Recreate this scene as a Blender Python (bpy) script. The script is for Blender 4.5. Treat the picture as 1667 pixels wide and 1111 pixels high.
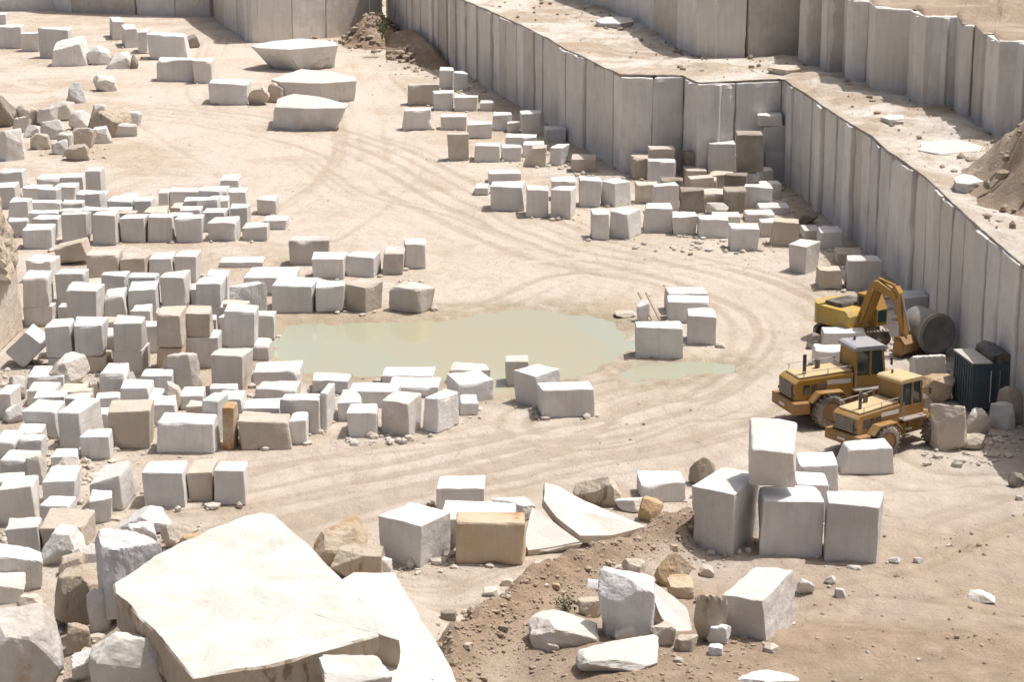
import bpy, bmesh, math, random
import numpy as np
from mathutils import Vector, Matrix

for o in list(bpy.data.objects):
    bpy.data.objects.remove(o)
SC = bpy.context.scene
COL = SC.collection
R = math.radians

# ------------------------------------------------------------------ camera
CAM_H = 27.0            # metres above the quarry floor
PITCH = R(15.0)
FPX = 3500.0            # focal length in pixels of the 1667 px wide photograph
IW, IH = 1667.0, 1111.0
cam = bpy.data.cameras.new('camera')
cam.sensor_width = 36.0
cam.lens = FPX / IW * 36.0
cam.clip_start = 1.0
cam.clip_end = 3000.0
camo = bpy.data.objects.new('camera', cam)
camo.location = (0, 0, CAM_H)
camo.rotation_euler = (math.pi / 2 - PITCH, 0, 0)
COL.objects.link(camo)
SC.camera = camo

# ------------------------------------------------------------------ sky, sun, exposure
SUN = Vector((0.35, 0.17, 0.92)).normalized()
world = bpy.data.worlds.new('World')
SC.world = world
world.use_nodes = True
wn = world.node_tree
wn.nodes.clear()
sky = wn.nodes.new('ShaderNodeTexSky')
sky.sky_type = 'NISHITA'
sky.sun_disc = False
sky.sun_elevation = math.asin(SUN.z)
sky.sun_rotation = math.atan2(SUN.x, SUN.y)
sky.air_density = 1.0
sky.dust_density = 7.0
bgn = wn.nodes.new('ShaderNodeBackground')
bgn.inputs['Strength'].default_value = 0.125
wo = wn.nodes.new('ShaderNodeOutputWorld')
wn.links.new(sky.outputs[0], bgn.inputs[0])
wn.links.new(bgn.outputs[0], wo.inputs[0])
sl = bpy.data.lights.new('sun', 'SUN')
sl.energy = 4.7
sl.angle = R(0.53)
sl.color = (1.0, 0.982, 0.955)
so = bpy.data.objects.new('sun', sl)
so.rotation_euler = SUN.to_track_quat('Z', 'Y').to_euler()
so.location = (40, 40, 90)
COL.objects.link(so)
SC.view_settings.view_transform = 'Standard'
SC.view_settings.look = 'None'
SC.view_settings.gamma = 1.0
SC.view_settings.use_curve_mapping = False
SC.view_settings.exposure = -0.06
SC.render.resolution_x = 1024
SC.render.resolution_y = 683

# ------------------------------------------------------------------ noise
def _hash(ix, iy, iz, seed):
    h = (ix.astype(np.int64) * 374761393 + iy.astype(np.int64) * 668265263
         + iz.astype(np.int64) * 2147483647 + seed * 974711) & 0xffffffff
    h = ((h ^ (h >> 13)) * 1274126177) & 0xffffffff
    h = h ^ (h >> 16)
    return (h & 0xffff) / 32767.5 - 1.0

def vnoise(P, seed=0):
    P = np.asarray(P, float)
    I = np.floor(P).astype(np.int64)
    f = P - I
    f = f * f * (3 - 2 * f)
    out = 0
    for dx in (0, 1):
        for dy in (0, 1):
            for dz in (0, 1):
                w = (f[:, 0] if dx else 1 - f[:, 0]) * (f[:, 1] if dy else 1 - f[:, 1]) * (f[:, 2] if dz else 1 - f[:, 2])
                out = out + w * _hash(I[:, 0] + dx, I[:, 1] + dy, I[:, 2] + dz, seed)
    return out

def fbm(P, seed=0, octs=4, gain=0.5):
    a, s, t = 1.0, 0.0, 0.0
    P = np.asarray(P, float)
    for k in range(octs):
        s = s + a * vnoise(P, seed + k * 17)
        t += a
        a *= gain
        P = P * 2.03 + 7.1
    return s / t

def fbm2(x, y, sc, seed=0, octs=4):
    return fbm(np.stack([x * sc, y * sc, np.zeros_like(x) + seed * 3.7], 1), seed, octs)

# ------------------------------------------------------------------ pixel <-> place
CP, SP = math.cos(PITCH), math.sin(PITCH)
def ray(px, py):
    u, v = (px - IW / 2) / FPX, (IH / 2 - py) / FPX
    d = np.array([u, CP + v * SP, -SP + v * CP])
    return d
def at_z(px, py, z=0.0):
    d = ray(px, py)
    t = (z - CAM_H) / d[2]
    return np.array([d[0] * t, d[1] * t, z])
def depth_of(p):        # distance along the optical axis
    return p[1] * CP - (p[2] - CAM_H) * SP
def ppm(p):
    return FPX / depth_of(p)

def seg_dist(x, y, poly):
    """distance to a polyline, with side sign of the nearest segment (+ left)"""
    best = np.full(x.shape, 1e9)
    sg = np.ones(x.shape)
    for (ax, ay), (bx, by) in zip(poly[:-1], poly[1:]):
        dx, dy = bx - ax, by - ay
        L = dx * dx + dy * dy + 1e-9
        t = np.clip(((x - ax) * dx + (y - ay) * dy) / L, 0, 1)
        d = np.hypot(x - ax - t * dx, y - ay - t * dy)
        s = np.sign(dx * (y - ay) - dy * (x - ax))
        m = d < best
        best = np.where(m, d, best)
        sg = np.where(m, s, sg)
    return best, sg

def in_poly(x, y, poly):
    c = np.zeros(x.shape, bool)
    n = len(poly)
    for i in range(n):
        ax, ay = poly[i]
        bx, by = poly[(i + 1) % n]
        if ay == by:
            continue
        t = ((ay > y) != (by > y)) & (x < (bx - ax) * (y - ay) / (by - ay) + ax)
        c ^= t
    return c

def sstep(a, b, v):
    t = np.clip((v - a) / (b - a), 0, 1)
    return t * t * (3 - 2 * t)

def gp(pts, z=0.0):
    return [tuple(at_z(a, b, z)[:2]) for a, b in pts]

def smooth_line(pts, n=8):
    P = [np.array(p, float) for p in pts]
    P = [2 * P[0] - P[1]] + P + [2 * P[-1] - P[-2]]
    out = []
    for i in range(1, len(P) - 2):
        for k in range(n):
            t = k / n
            a, b, c, d = P[i - 1], P[i], P[i + 1], P[i + 2]
            out.append(tuple(0.5 * (2 * b + (c - a) * t + (2 * a - 5 * b + 4 * c - d) * t * t + (3 * b - a - 3 * c + d) * t ** 3)))
    out.append(tuple(P[-2]))
    return out

# ------------------------------------------------------------------ terrain
POND = gp([(436, 560), (455, 525), (520, 517), (640, 517), (730, 512), (800, 503), (900, 501), (985, 509), (1033, 520),
           (1040, 560), (1020, 585), (985, 597), (955, 612), (915, 632), (850, 645), (700, 622), (520, 612), (445, 592)])
POND2 = gp([(985, 606), (1015, 588), (1100, 584), (1205, 588), (1196, 602), (1130, 617), (1050, 623)])
RIDGE = smooth_line(gp([(672, 1125), (722, 1045), (790, 990), (870, 935), (1000, 884), (1110, 838), (1180, 820)], 1.6), 5)
EDGE = smooth_line(gp([(560, 1400), (672, 1125), (722, 1045), (790, 990), (870, 935), (1000, 884), (1110, 838), (1200, 805),
                       (1330, 790), (1500, 770), (1667, 748), (1900, 730), (2600, 690)], 1.2), 5)
SLAB_C = at_z(430, 1010, 1.0)
ROADS = [
    [(250, 850), (420, 830), (640, 775), (860, 730), (1060, 690), (1200, 640), (1285, 570), (1275, 515), (1190, 468), (1040, 428), (900, 390), (760, 330), (640, 265), (540, 225), (380, 195), (250, 180)],
    [(330, 800), (560, 765), (800, 742), (1010, 735), (1180, 700), (1330, 720), (1480, 790), (1660, 800)],
    [(1180, 430), (1000, 440), (850, 420), (700, 360), (560, 320), (470, 260), (380, 215), (300, 150), (330, 60)],
    [(740, 480), (850, 440), (960, 430), (1100, 450), (1230, 500), (1260, 560), (1180, 640), (1060, 650), (940, 690)],
    [(480, 380), (560, 330), (620, 260), (610, 180), (560, 90)],
    [(1180, 610), (1120, 640), (1010, 650), (930, 700), (800, 750), (600, 800), (420, 850), (500, 900), (700, 960)],
    [(620, 960), (740, 960), (850, 920)],
    [(1290, 1062), (1400, 1042), (1530, 1052), (1680, 1090)],
    [(1330, 990), (1480, 960), (1600, 900), (1690, 860)],
    [(1180, 1100), (1330, 1085), (1480, 1100), (1600, 1125)],
]
ROADW = [4.5, 3.0, 6.0, 3.5, 4.0, 2.5, 2.0, 1.6, 2.2, 1.8]
_rw = [smooth_line(gp(r), 5) for r in ROADS]
rg = random.Random(5)
_ruts = []
for ri, (r, w) in enumerate(zip(_rw, ROADW)):
    L = []
    gain = 1.6 if ri in (0, 3) else 1.0
    for k in range(int(4 + w * 2.2)):
        c = rg.uniform(-w, w)
        L.append((c, rg.uniform(0.14, 0.3), gain * rg.uniform(0.35, 1.0) * rg.choice((1, 1, -0.7)), rg.uniform(0, 50)))
    _ruts.append(L)

def terrain(x, y, full=True):
    x = np.atleast_1d(np.asarray(x, float)).ravel()
    y = np.atleast_1d(np.asarray(y, float)).ravel()
    z = 0.10 * fbm2(x, y, 0.06, 3, 3) + 0.05 * fbm2(x, y, 0.35, 11, 3)
    track = np.zeros_like(x)
    road = np.zeros_like(x)
    if full:
        for r, w, L in zip(_rw, ROADW, _ruts):
            d, s = seg_dist(x, y, r)
            u = d * s
            road = np.maximum(road, sstep(w + 2.5, w * 0.5, d))
            near = np.abs(u) < w + 2.5
            if not near.any():
                continue
            un, xn, yn = u[near], x[near], y[near]
            wob = 0.5 * fbm2(xn, yn, 0.12, 29, 2)
            acc = np.zeros_like(un)
            for c, sg, a, ph in L:
                g = np.exp(-((un - c - wob * (1 + 0.4 * math.sin(ph))) / sg) ** 2)
                vis = np.clip(0.7 + 1.1 * vnoise(np.stack([xn * 0.09 + ph, yn * 0.09, un * 0 + ph], 1), 3), 0, 1)
                acc += a * g * vis
            track[near] += acc * sstep(w + 2.5, w, np.abs(un))
    # pond
    pin = np.zeros_like(x)
    moist = np.zeros_like(x)
    for pol, dep in ((POND, 0.34), (POND2, 0.36)):
        d, _ = seg_dist(x, y, pol + [pol[0]])
        sd = np.where(in_poly(x, y, pol), d, -d) + 1.3 * fbm2(x, y, 0.33, 7, 5) + 0.8 * fbm2(x, y, 1.1, 8, 3)
        pin = np.maximum(pin, sstep(-0.8, 2.6, sd) * dep)
        moist = np.maximum(moist, sstep(-3.0, 0.6, sd) * 1.3)
    z = np.where(pin > 0, z * (1 - sstep(0, 0.1, pin)) - pin, np.maximum(z, -0.05))
    # raised ground and spoil ridge in the foreground
    d, s = seg_dist(x, y, EDGE)
    sd = np.where(s < 0, d, -d) + 0.35 * fbm2(x, y, 0.6, 21, 3)
    plat = sstep(-1.3, 1.2, sd)
    zp = 0.95 + 0.30 * fbm2(x, y, 0.16, 31, 4) + 0.05 * fbm2(x, y, 1.1, 33, 3)
    zp = zp - 0.55 * sstep(12, 26, x)
    d2, _ = seg_dist(x, y, RIDGE)
    rid = np.exp(-(d2 / 1.25) ** 2) * (1 + 0.5 * fbm2(x, y, 0.7, 41, 3))
    front = sstep(64.5, 60.0, y) * sstep(-1, 3, x)
    zp = zp + 1.05 * rid * (1 + 0.35 * fbm2(x, y, 1.4, 43, 4)) + 0.7 * front
    z = z * (1 - plat) + zp * plat
    soft = sstep(-0.5, 7.0, sd + 2.2 * fbm2(x, y, 0.22, 77, 4))
    brown = soft * 0.52 + plat * np.clip(rid * 1.2 + front * 0.3, 0, 0.8)
    brown = np.clip(brown, 0, 1)
    # rubble heap that carries the great slab
    hx, hy = (x - SLAB_C[0]) / 5.2, (y - SLAB_C[1] - 0.6) / 4.6
    heap = sstep(1.35, 0.35, np.hypot(hx, hy) + 0.18 * fbm2(x, y, 0.5, 51, 3))
    z = z + heap * (1.75 + 0.2 * fbm2(x, y, 0.9, 53, 3))
    z = z + 0.05 * plat * fbm2(x, y, 2.6, 61, 2)
    z = z - 0.042 * np.clip(track, -1.2, 1.6) * (1 - 0.9 * (pin > 0))
    return z, track, brown, moist, road

_gx, _gy = np.arange(-60, 60.1, 0.3), np.arange(54, 262, 0.3)
_GX, _GY = np.meshgrid(_gx, _gy)
_GZ = terrain(_GX.ravel(), _GY.ravel(), False)[0].reshape(_GX.shape)
def tz(x, y):
    u = min(max((x + 60) / 0.3, 0), len(_gx) - 2.001)
    v = min(max((y - 54) / 0.3, 0), len(_gy) - 2.001)
    i, j = int(u), int(v)
    a, b = u - i, v - j
    return float((_GZ[j, i] * (1 - a) + _GZ[j, i + 1] * a) * (1 - b) + (_GZ[j + 1, i] * (1 - a) + _GZ[j + 1, i + 1] * a) * b)
def hit(px, py):
    d = ray(px, py)
    z = 0.0
    for k in range(14):
        t = (z - CAM_H) / d[2]
        z2 = tz(d[0] * t, d[1] * t)
        z = 0.5 * z + 0.5 * z2
    t = (z - CAM_H) / d[2]
    return np.array([d[0] * t, d[1] * t, z])

# ------------------------------------------------------------------ materials
def nmat(name):
    m = bpy.data.materials.new(name)
    m.use_nodes = True
    nt = m.node_tree
    b = nt.nodes['Principled BSDF']
    return m, nt, b
class NB:
    def __init__(s, nt):
        s.nt = nt
    def n(s, t, **kw):
        nd = s.nt.nodes.new(t)
        for k, v in kw.items():
            setattr(nd, k, v)
        return nd
    def l(s, a, b):
        s.nt.links.new(a, b)
    def coord(s, rnd=True):
        tc = s.n('ShaderNodeTexCoord')
        if not rnd:
            return tc.outputs['Object']
        oi = s.n('ShaderNodeObjectInfo')
        mu = s.n('ShaderNodeMath', operation='MULTIPLY')
        mu.inputs[1].default_value = 173.0
        s.l(oi.outputs['Random'], mu.inputs[0])
        ad = s.n('ShaderNodeVectorMath', operation='ADD')
        s.l(tc.outputs['Object'], ad.inputs[0])
        s.l(mu.outputs[0], ad.inputs[1])
        return ad.outputs[0]
    def noise(s, vec, scale, detail=5, rough=0.55, stretch=None, dist=0.0):
        if stretch:
            mp = s.n('ShaderNodeMapping')
            mp.inputs['Scale'].default_value = stretch
            s.l(vec, mp.inputs[0])
            vec = mp.outputs[0]
        t = s.n('ShaderNodeTexNoise')
        t.inputs['Scale'].default_value = scale
        t.inputs['Detail'].default_value = detail
        t.inputs['Roughness'].default_value = rough
        t.inputs['Distortion'].default_value = dist
        s.l(vec, t.inputs['Vector'])
        return t.outputs['Fac']
    def ramp(s, fac, a, b, c0=0.0, c1=1.0):
        r = s.n('ShaderNodeMapRange')
        r.interpolation_type = 'SMOOTHSTEP'
        for k, v in zip((1, 2, 3, 4), (a, b, c0, c1)):
            r.inputs[k].default_value = v
        s.l(fac, r.inputs[0])
        return r.outputs[0]
    def mix(s, fac, a, b, mode='MIX'):
        m = s.n('ShaderNodeMix', data_type='RGBA', blend_type=mode)
        for v, sock in ((fac, m.inputs[0]), (a, m.inputs[6]), (b, m.inputs[7])):
            if isinstance(v, (int, float)):
                sock.default_value = v
            elif isinstance(v, tuple):
                sock.default_value = (*v, 1)
            else:
                s.l(v, sock)
        return m.outputs[2]
    def mul(s, a, b, op='MULTIPLY'):
        m = s.n('ShaderNodeMath', operation=op)
        for v, sock in ((a, m.inputs[0]), (b, m.inputs[1])):
            if isinstance(v, (int, float)):
                sock.default_value = v
            else:
                s.l(v, sock)
        return m.outputs[0]
    def bump(s, h, strength, dist, bsdf, prev=None):
        b = s.n('ShaderNodeBump')
        b.inputs['Strength'].default_value = strength
        b.inputs['Distance'].default_value = dist
        s.l(h, b.inputs['Height'])
        if prev is not None:
            s.l(prev, b.inputs['Normal'])
        if bsdf is not None:
            s.l(b.outputs[0], bsdf.inputs['Normal'])
        return b.outputs[0]

def stone(name, a, b, stain=(0.42, 0.30, 0.18), stain_amt=0.25, streak=0.25, rough_b=0.5, spots=0.35, vein=0.0, groove=0.0):
    m, nt, bs = nmat(name)
    N = NB(nt)
    v = N.coord()
    oi = N.n('ShaderNodeObjectInfo')
    c = N.mix(N.ramp(N.noise(v, 0.7, 6, 0.6), 0.35, 0.65), a, b)
    hs = N.n('ShaderNodeHueSaturation')
    N.l(N.ramp(oi.outputs['Random'], 0, 1, 0.90, 1.08), hs.inputs['Value'])
    N.l(c, hs.inputs['Color'])
    c = hs.outputs[0]
    # each stone leans a little to cream, pink or grey of its own
    mr = N.n('ShaderNodeMath', operation='FRACT')
    N.l(N.mul(oi.outputs['Random'], 37.7), mr.inputs[0])
    c = N.mix(N.ramp(mr.outputs[0], 0.30, 1.0, 0, 0.60), c, (a[0] * 0.96, a[1] * 0.915, a[2] * 0.845))
    # vertical saw and rain streaks
    st = N.ramp(N.noise(v, 3.0, 4, 0.6, (1.6, 1.6, 0.10)), 0.45, 0.75, 0, streak)
    c = N.mix(st, c, (a[0] * 0.62, a[1] * 0.60, a[2] * 0.58))
    # iron and earth stains
    sm = N.mul(N.ramp(N.noise(v, 0.55, 7, 0.68, None, 0.4), 0.52, 0.72), stain_amt)
    c = N.mix(sm, c, stain)
    # pale scuffs and small dark pits
    sc = N.ramp(N.noise(v, 5.0, 5, 0.7), 0.60, 0.72, 0, 0.30)
    c = N.mix(sc, c, (min(a[0] * 1.18, .78), min(a[1] * 1.17, .76), min(a[2] * 1.16, .73)))
    pt = N.ramp(N.noise(v, 14.0, 3, 0.6), 0.68, 0.76, 0, spots)
    c = N.mix(pt, c, (a[0] * 0.45, a[1] * 0.40, a[2] * 0.34))
    if vein > 0:
        c = N.mix(N.ramp(N.noise(v, 1.5, 6, 0.65, (1.0, 1.0, 0.35), 1.5), 0.54, 0.66, 0, vein), c, (0.22, 0.14, 0.075))
    N.l(c, bs.inputs['Base Color'])
    bs.inputs['Roughness'].default_value = 0.88
    bs.inputs['Specular IOR Level'].default_value = 0.22
    b1 = N.bump(N.noise(v, 2.2, 8, 0.68), rough_b, 0.16, None)
    if groove:
        # drill and saw lines down part of the upright faces
        wv = N.n('ShaderNodeTexWave')
        wv.bands_direction = 'X'
        wv.inputs['Scale'].default_value = 0.9
        wv.inputs['Distortion'].default_value = 0.8
        wv.inputs['Detail'].default_value = 2
        N.l(v, wv.inputs['Vector'])
        sn = N.n('ShaderNodeSeparateXYZ')
        tcn = N.n('ShaderNodeTexCoord')
        N.l(tcn.outputs['Normal'], sn.inputs[0])
        up = N.ramp(sn.outputs[2], 0.5, 0.25)
        gm = N.mul(N.mul(N.ramp(wv.outputs['Fac'], 0.0, 0.14, 0.0, 1.0), N.ramp(N.noise(v, 0.5, 3), 0.45, 0.58)), up)
        b1 = N.bump(gm, groove, 0.03, None, b1)
    N.bump(N.noise(v, 18.0, 4, 0.6), 0.25, 0.02, bs, b1)
    return m

M = {}
M['w'] = stone('limestone_white', (0.69, 0.675, 0.65), (0.61, 0.59, 0.56), stain_amt=0.25, streak=0.22, groove=0.3)
M['g'] = stone('limestone_grey', (0.63, 0.615, 0.595), (0.55, 0.53, 0.505), stain_amt=0.2, streak=0.30, groove=0.35)
M['b'] = stone('limestone_beige', (0.57, 0.505, 0.43), (0.49, 0.42, 0.34), stain_amt=0.40, streak=0.2, rough_b=0.7)
M['r'] = stone('limestone_rust_stained', (0.56, 0.47, 0.36), (0.47, 0.32, 0.17), stain=(0.33, 0.14, 0.04), stain_amt=0.95, streak=0.2, rough_b=0.7)
M['p'] = stone('limestone_partly_rusty', (0.59, 0.56, 0.52), (0.52, 0.47, 0.41), stain=(0.38, 0.22, 0.11), stain_amt=0.75, streak=0.25)
M['d'] = stone('weathered_dark_limestone', (0.36, 0.32, 0.27), (0.26, 0.22, 0.17), stain_amt=0.5, streak=0.2, rough_b=0.9, spots=0.6)
M['s'] = stone('clean_split_limestone', (0.63, 0.60, 0.55), (0.55, 0.515, 0.465), stain=(0.52, 0.44, 0.34), stain_amt=0.22, streak=0.0, rough_b=0.35, spots=0.3)
M['slab'] = stone('weathered_slab_top', (0.58, 0.56, 0.52), (0.49, 0.465, 0.42), stain=(0.42, 0.34, 0.25), stain_amt=0.55, streak=0.0, rough_b=0.6, spots=0.5)
M['v'] = stone('veined_limestone', (0.50, 0.44, 0.36), (0.44, 0.36, 0.27), stain_amt=0.5, vein=0.8, rough_b=0.9)
M['wall'] = stone('quarry_face', (0.71, 0.685, 0.645), (0.63, 0.605, 0.565), stain=(0.46, 0.38, 0.29), stain_amt=0.30, streak=0.30, rough_b=0.35, spots=0.15)
M['wall2'] = stone('quarry_face_brown', (0.60, 0.56, 0.505), (0.52, 0.475, 0.42), stain=(0.38, 0.27, 0.17), stain_amt=0.5, streak=0.35, rough_b=0.4, spots=0.2)
TONE = {'w': 'white', 'g': 'grey', 'b': 'beige', 'r': 'rust-stained', 'p': 'rusty-white', 'd': 'dark weathered', 's': 'clean white', 'v': 'brown-veined'}

def earth(name, attr=True, base=(0.585, 0.515, 0.435), base2=(0.475, 0.385, 0.295)):
    m, nt, bs = nmat(name)
    N = NB(nt)
    v = N.coord(False)
    c = N.mix(N.ramp(N.noise(v, 0.13, 8, 0.68, None, 0.8), 0.40, 0.60), base, base2)
    c = N.mix(N.ramp(N.noise(v, 0.5, 7, 0.7, (1, 0.45, 1), 0.8), 0.5, 0.72, 0, 0.6), c, (0.60, 0.52, 0.42))
    c = N.mix(N.ramp(N.noise(v, 1.1, 7, 0.72, (1, 0.6, 1), 1.2), 0.52, 0.68, 0, 0.45), c, (0.42, 0.32, 0.235))
    if attr:
        at = N.n('ShaderNodeAttribute')
        at.attribute_name = 'soil'
        sp = N.n('ShaderNodeSeparateColor')
        N.l(at.outputs['Color'], sp.inputs[0])
        c = N.mix(N.mul(at.outputs['Alpha'], N.ramp(N.noise(v, 0.35, 6, 0.65, (1, .6, 1)), 0.3, 0.62, 0.1, 0.8)), c, (0.585, 0.505, 0.42))
        tr = sp.outputs[0]
        c = N.mix(N.mul(N.ramp(tr, 0.5, 0.85), 0.55), c, (0.40, 0.315, 0.235))
        c = N.mix(N.mul(N.ramp(tr, 0.5, 0.2), 0.7), c, (0.58, 0.505, 0.41))
        mo = N.mul(sp.outputs[2], N.ramp(N.noise(v, 0.7, 6, 0.7), 0.3, 0.7, 0.25, 0.85))
        c = N.mix(mo, c, (0.34, 0.275, 0.18))
        br = N.mix(N.ramp(N.noise(v, 0.8, 7, 0.7), 0.35, 0.68), (0.39, 0.28, 0.19), (0.27, 0.185, 0.12))
        c = N.mix(sp.outputs[1], c, br)
    c = N.mix(N.ramp(N.noise(v, 3.2, 8, 0.78, (1, 0.5, 1), 0.5), 0.54, 0.66, 0, 0.36), c, (0.38, 0.295, 0.215))
    c = N.mix(N.ramp(N.noise(v, 9.0, 5, 0.75), 0.60, 0.70, 0, 0.6), c, (0.64, 0.58, 0.50))
    c = N.mix(N.ramp(N.noise(v, 12.0, 4, 0.7), 0.66, 0.76, 0, 0.55), c, (0.22, 0.16, 0.11))
    N.l(c, bs.inputs['Base Color'])
    bs.inputs['Roughness'].default_value = 0.95
    bs.inputs['Specular IOR Level'].default_value = 0.12
    b1 = N.bump(N.noise(v, 1.3, 9, 0.72, (1, 0.7, 1), 0.6), 0.9, 0.30, None)
    N.bump(N.noise(v, 7.0, 7, 0.75), 0.75, 0.09, bs, b1)
    return m
M['earth'] = earth('quarry_dust')
M['terrace'] = earth('terrace_dust', False, (0.64, 0.59, 0.52), (0.42, 0.335, 0.25))
M['rubble'] = stone('rubble_stone', (0.42, 0.34, 0.26), (0.32, 0.245, 0.175), stain_amt=0.5, rough_b=0.9)
M['gravel'] = stone('gravel_stone', (0.62, 0.56, 0.49), (0.50, 0.43, 0.35), stain_amt=0.3, rough_b=0.5)

def plain(name, col, rough=0.5, metal=0.0, dirt=0.35, dirtc=(0.42, 0.34, 0.26), scale=2.0, spec=0.4, bump=0.0):
    m, nt, bs = nmat(name)
    N = NB(nt)
    v = N.coord()
    c = N.mix(N.ramp(N.noise(v, scale, 6, 0.7), 0.34, 0.66, 0, dirt), col, dirtc)
    c = N.mix(N.ramp(N.noise(v, scale * 6, 4, 0.7), 0.58, 0.72, 0, dirt * 0.7), c, (col[0] * 0.5, col[1] * 0.45, col[2] * 0.4))
    N.l(c, bs.inputs['Base Color'])
    N.l(N.ramp(N.noise(v, scale * 2, 4), 0.3, 0.7, rough * 0.85, min(1, rough * 1.25)), bs.inputs['Roughness'])
    bs.inputs['Metallic'].default_value = metal
    bs.inputs['Specular IOR Level'].default_value = spec
    if bump:
        N.bump(N.noise(v, scale * 4, 5, 0.7), bump, 0.03, bs)
    return m
M['yellow'] = plain('yellow_machine_paint', (0.38, 0.195, 0.018), 0.5, dirt=0.7, dirtc=(0.32, 0.215, 0.11), scale=1.3)
M['yellow_bright'] = plain('bright_yellow_paint', (0.50, 0.33, 0.04), 0.5, dirt=0.7, dirtc=(0.34, 0.26, 0.15))
M['ochre'] = plain('dusty_ochre_paint', (0.31, 0.16, 0.03), 0.6, dirt=0.75, dirtc=(0.31, 0.215, 0.13), scale=1.3)
M['cream'] = plain('faded_cream_paint', (0.54, 0.40, 0.19), 0.55, dirt=0.6)
M['blackm'] = plain('black_machine_paint', (0.03, 0.028, 0.026), 0.5, dirt=0.4)
M['tyre'] = plain('dusty_tyre_rubber', (0.10, 0.085, 0.07), 0.9, dirt=0.85, dirtc=(0.40, 0.33, 0.26), scale=1.5)
M['steel'] = plain('worn_steel', (0.34, 0.31, 0.28), 0.5, 0.3, dirt=0.5)
M['navy'] = plain('dark_blue_green_paint', (0.05, 0.085, 0.105), 0.45, dirt=0.35, dirtc=(0.16, 0.15, 0.13))
M['paleroof'] = plain('pale_dusty_roof', (0.46, 0.46, 0.42), 0.7, dirt=0.5)
M['bluew'] = plain('pale_blue_roof', (0.27, 0.29, 0.33), 0.5, dirt=0.6)
M['tank'] = plain('grey_green_tank_steel', (0.20, 0.21, 0.20), 0.55, 0.2, dirt=0.5)
M['whitep'] = plain('white_paint', (0.70, 0.69, 0.66), 0.5, dirt=0.3)
M['timber'] = plain('weathered_timber', (0.42, 0.34, 0.25), 0.85, dirt=0.4)
M['rust'] = plain('rusty_iron', (0.22, 0.10, 0.05), 0.85, dirt=0.4, dirtc=(0.10, 0.06, 0.04))
def glass():
    m, nt, bs = nmat('dark_cab_glass')
    bs.inputs['Base Color'].default_value = (0.03, 0.06, 0.065, 1)
    bs.inputs['Roughness'].default_value = 0.08
    bs.inputs['Specular IOR Level'].default_value = 0.7
    return m
M['glass'] = glass()
def water():
    m, nt, bs = nmat('murky_water')
    N = NB(nt)
    v = N.coord(False)
    c = N.mix(N.ramp(N.noise(v, 0.11, 4, 0.6, (1, 0.5, 1)), 0.40, 0.62), (0.37, 0.34, 0.23), (0.34, 0.35, 0.265))
    N.l(c, bs.inputs['Base Color'])
    bs.inputs['Roughness'].default_value = 0.04
    bs.inputs['IOR'].default_value = 1.33
    N.bump(N.noise(v, 3.0, 3, 0.5), 0.05, 0.03, bs)
    return m
M['water'] = water()
def leaf():
    m, nt, bs = nmat('shrub_leaf')
    N = NB(nt)
    c = N.mix(N.noise(N.coord(), 3.0), (0.06, 0.085, 0.03), (0.12, 0.12, 0.05))
    N.l(c, bs.inputs['Base Color'])
    bs.inputs['Roughness'].default_value = 0.8
    return m
M['leaf'] = leaf()
M['twig'] = plain('dry_twigs', (0.20, 0.15, 0.10), 0.9)

# ------------------------------------------------------------------ object helpers
def mk(name, V, F, mat, parent=None, loc=None, rot=None, smooth=False):
    me = bpy.data.meshes.new(name)
    me.from_pydata([tuple(map(float, p)) for p in V], [], [tuple(map(int, f)) for f in F])
    if smooth:
        me.polygons.foreach_set('use_smooth', [True] * len(me.polygons))
    me.materials.append(M[mat] if isinstance(mat, str) else mat)
    o = bpy.data.objects.new(name, me)
    COL.objects.link(o)
    if loc is not None:
        o.location = tuple(map(float, loc))
    if rot is not None:
        o.rotation_euler = rot
    if parent is not None:
        o.parent = parent
    return o
def tag(o, label, cat, group=None):
    o['label'] = label
    o['category'] = cat
    if group:
        o['group'] = group
    return o
def empty(name, loc, rz, label, cat, group=None):
    o = bpy.data.objects.new(name, None)
    o.empty_display_size = 0.3
    COL.objects.link(o)
    o.location = tuple(map(float, loc))
    o.rotation_euler = (0, 0, rz)
    return tag(o, label, cat, group)
def struct(o, k='structure'):
    o['kind'] = k
    return o

_tmpl = {}
def cube_tmpl(n):
    if n in _tmpl:
        return _tmpl[n]
    idx, V, F = {}, [], []
    def vid(a, b, c):
        k = (a, b, c)
        if k not in idx:
            idx[k] = len(V)
            V.append([math.sin((t / n * 2 - 1) * math.pi / 2) for t in k])
        return idx[k]
    for i in range(n):
        for j in range(n):
            for s in (0, n):
                q = [vid(s, i, j), vid(s, i + 1, j), vid(s, i + 1, j + 1), vid(s, i, j + 1)]
                F.append(q if s else q[::-1])
                q = [vid(i, s, j), vid(i + 1, s, j), vid(i + 1, s, j + 1), vid(i, s, j + 1)]
                F.append(q[::-1] if s else q)
                q = [vid(i, j, s), vid(i + 1, j, s), vid(i + 1, j + 1, s), vid(i, j + 1, s)]
                F.append(q if s else q[::-1])
    _tmpl[n] = (np.array(V), F)
    return _tmpl[n]

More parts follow.
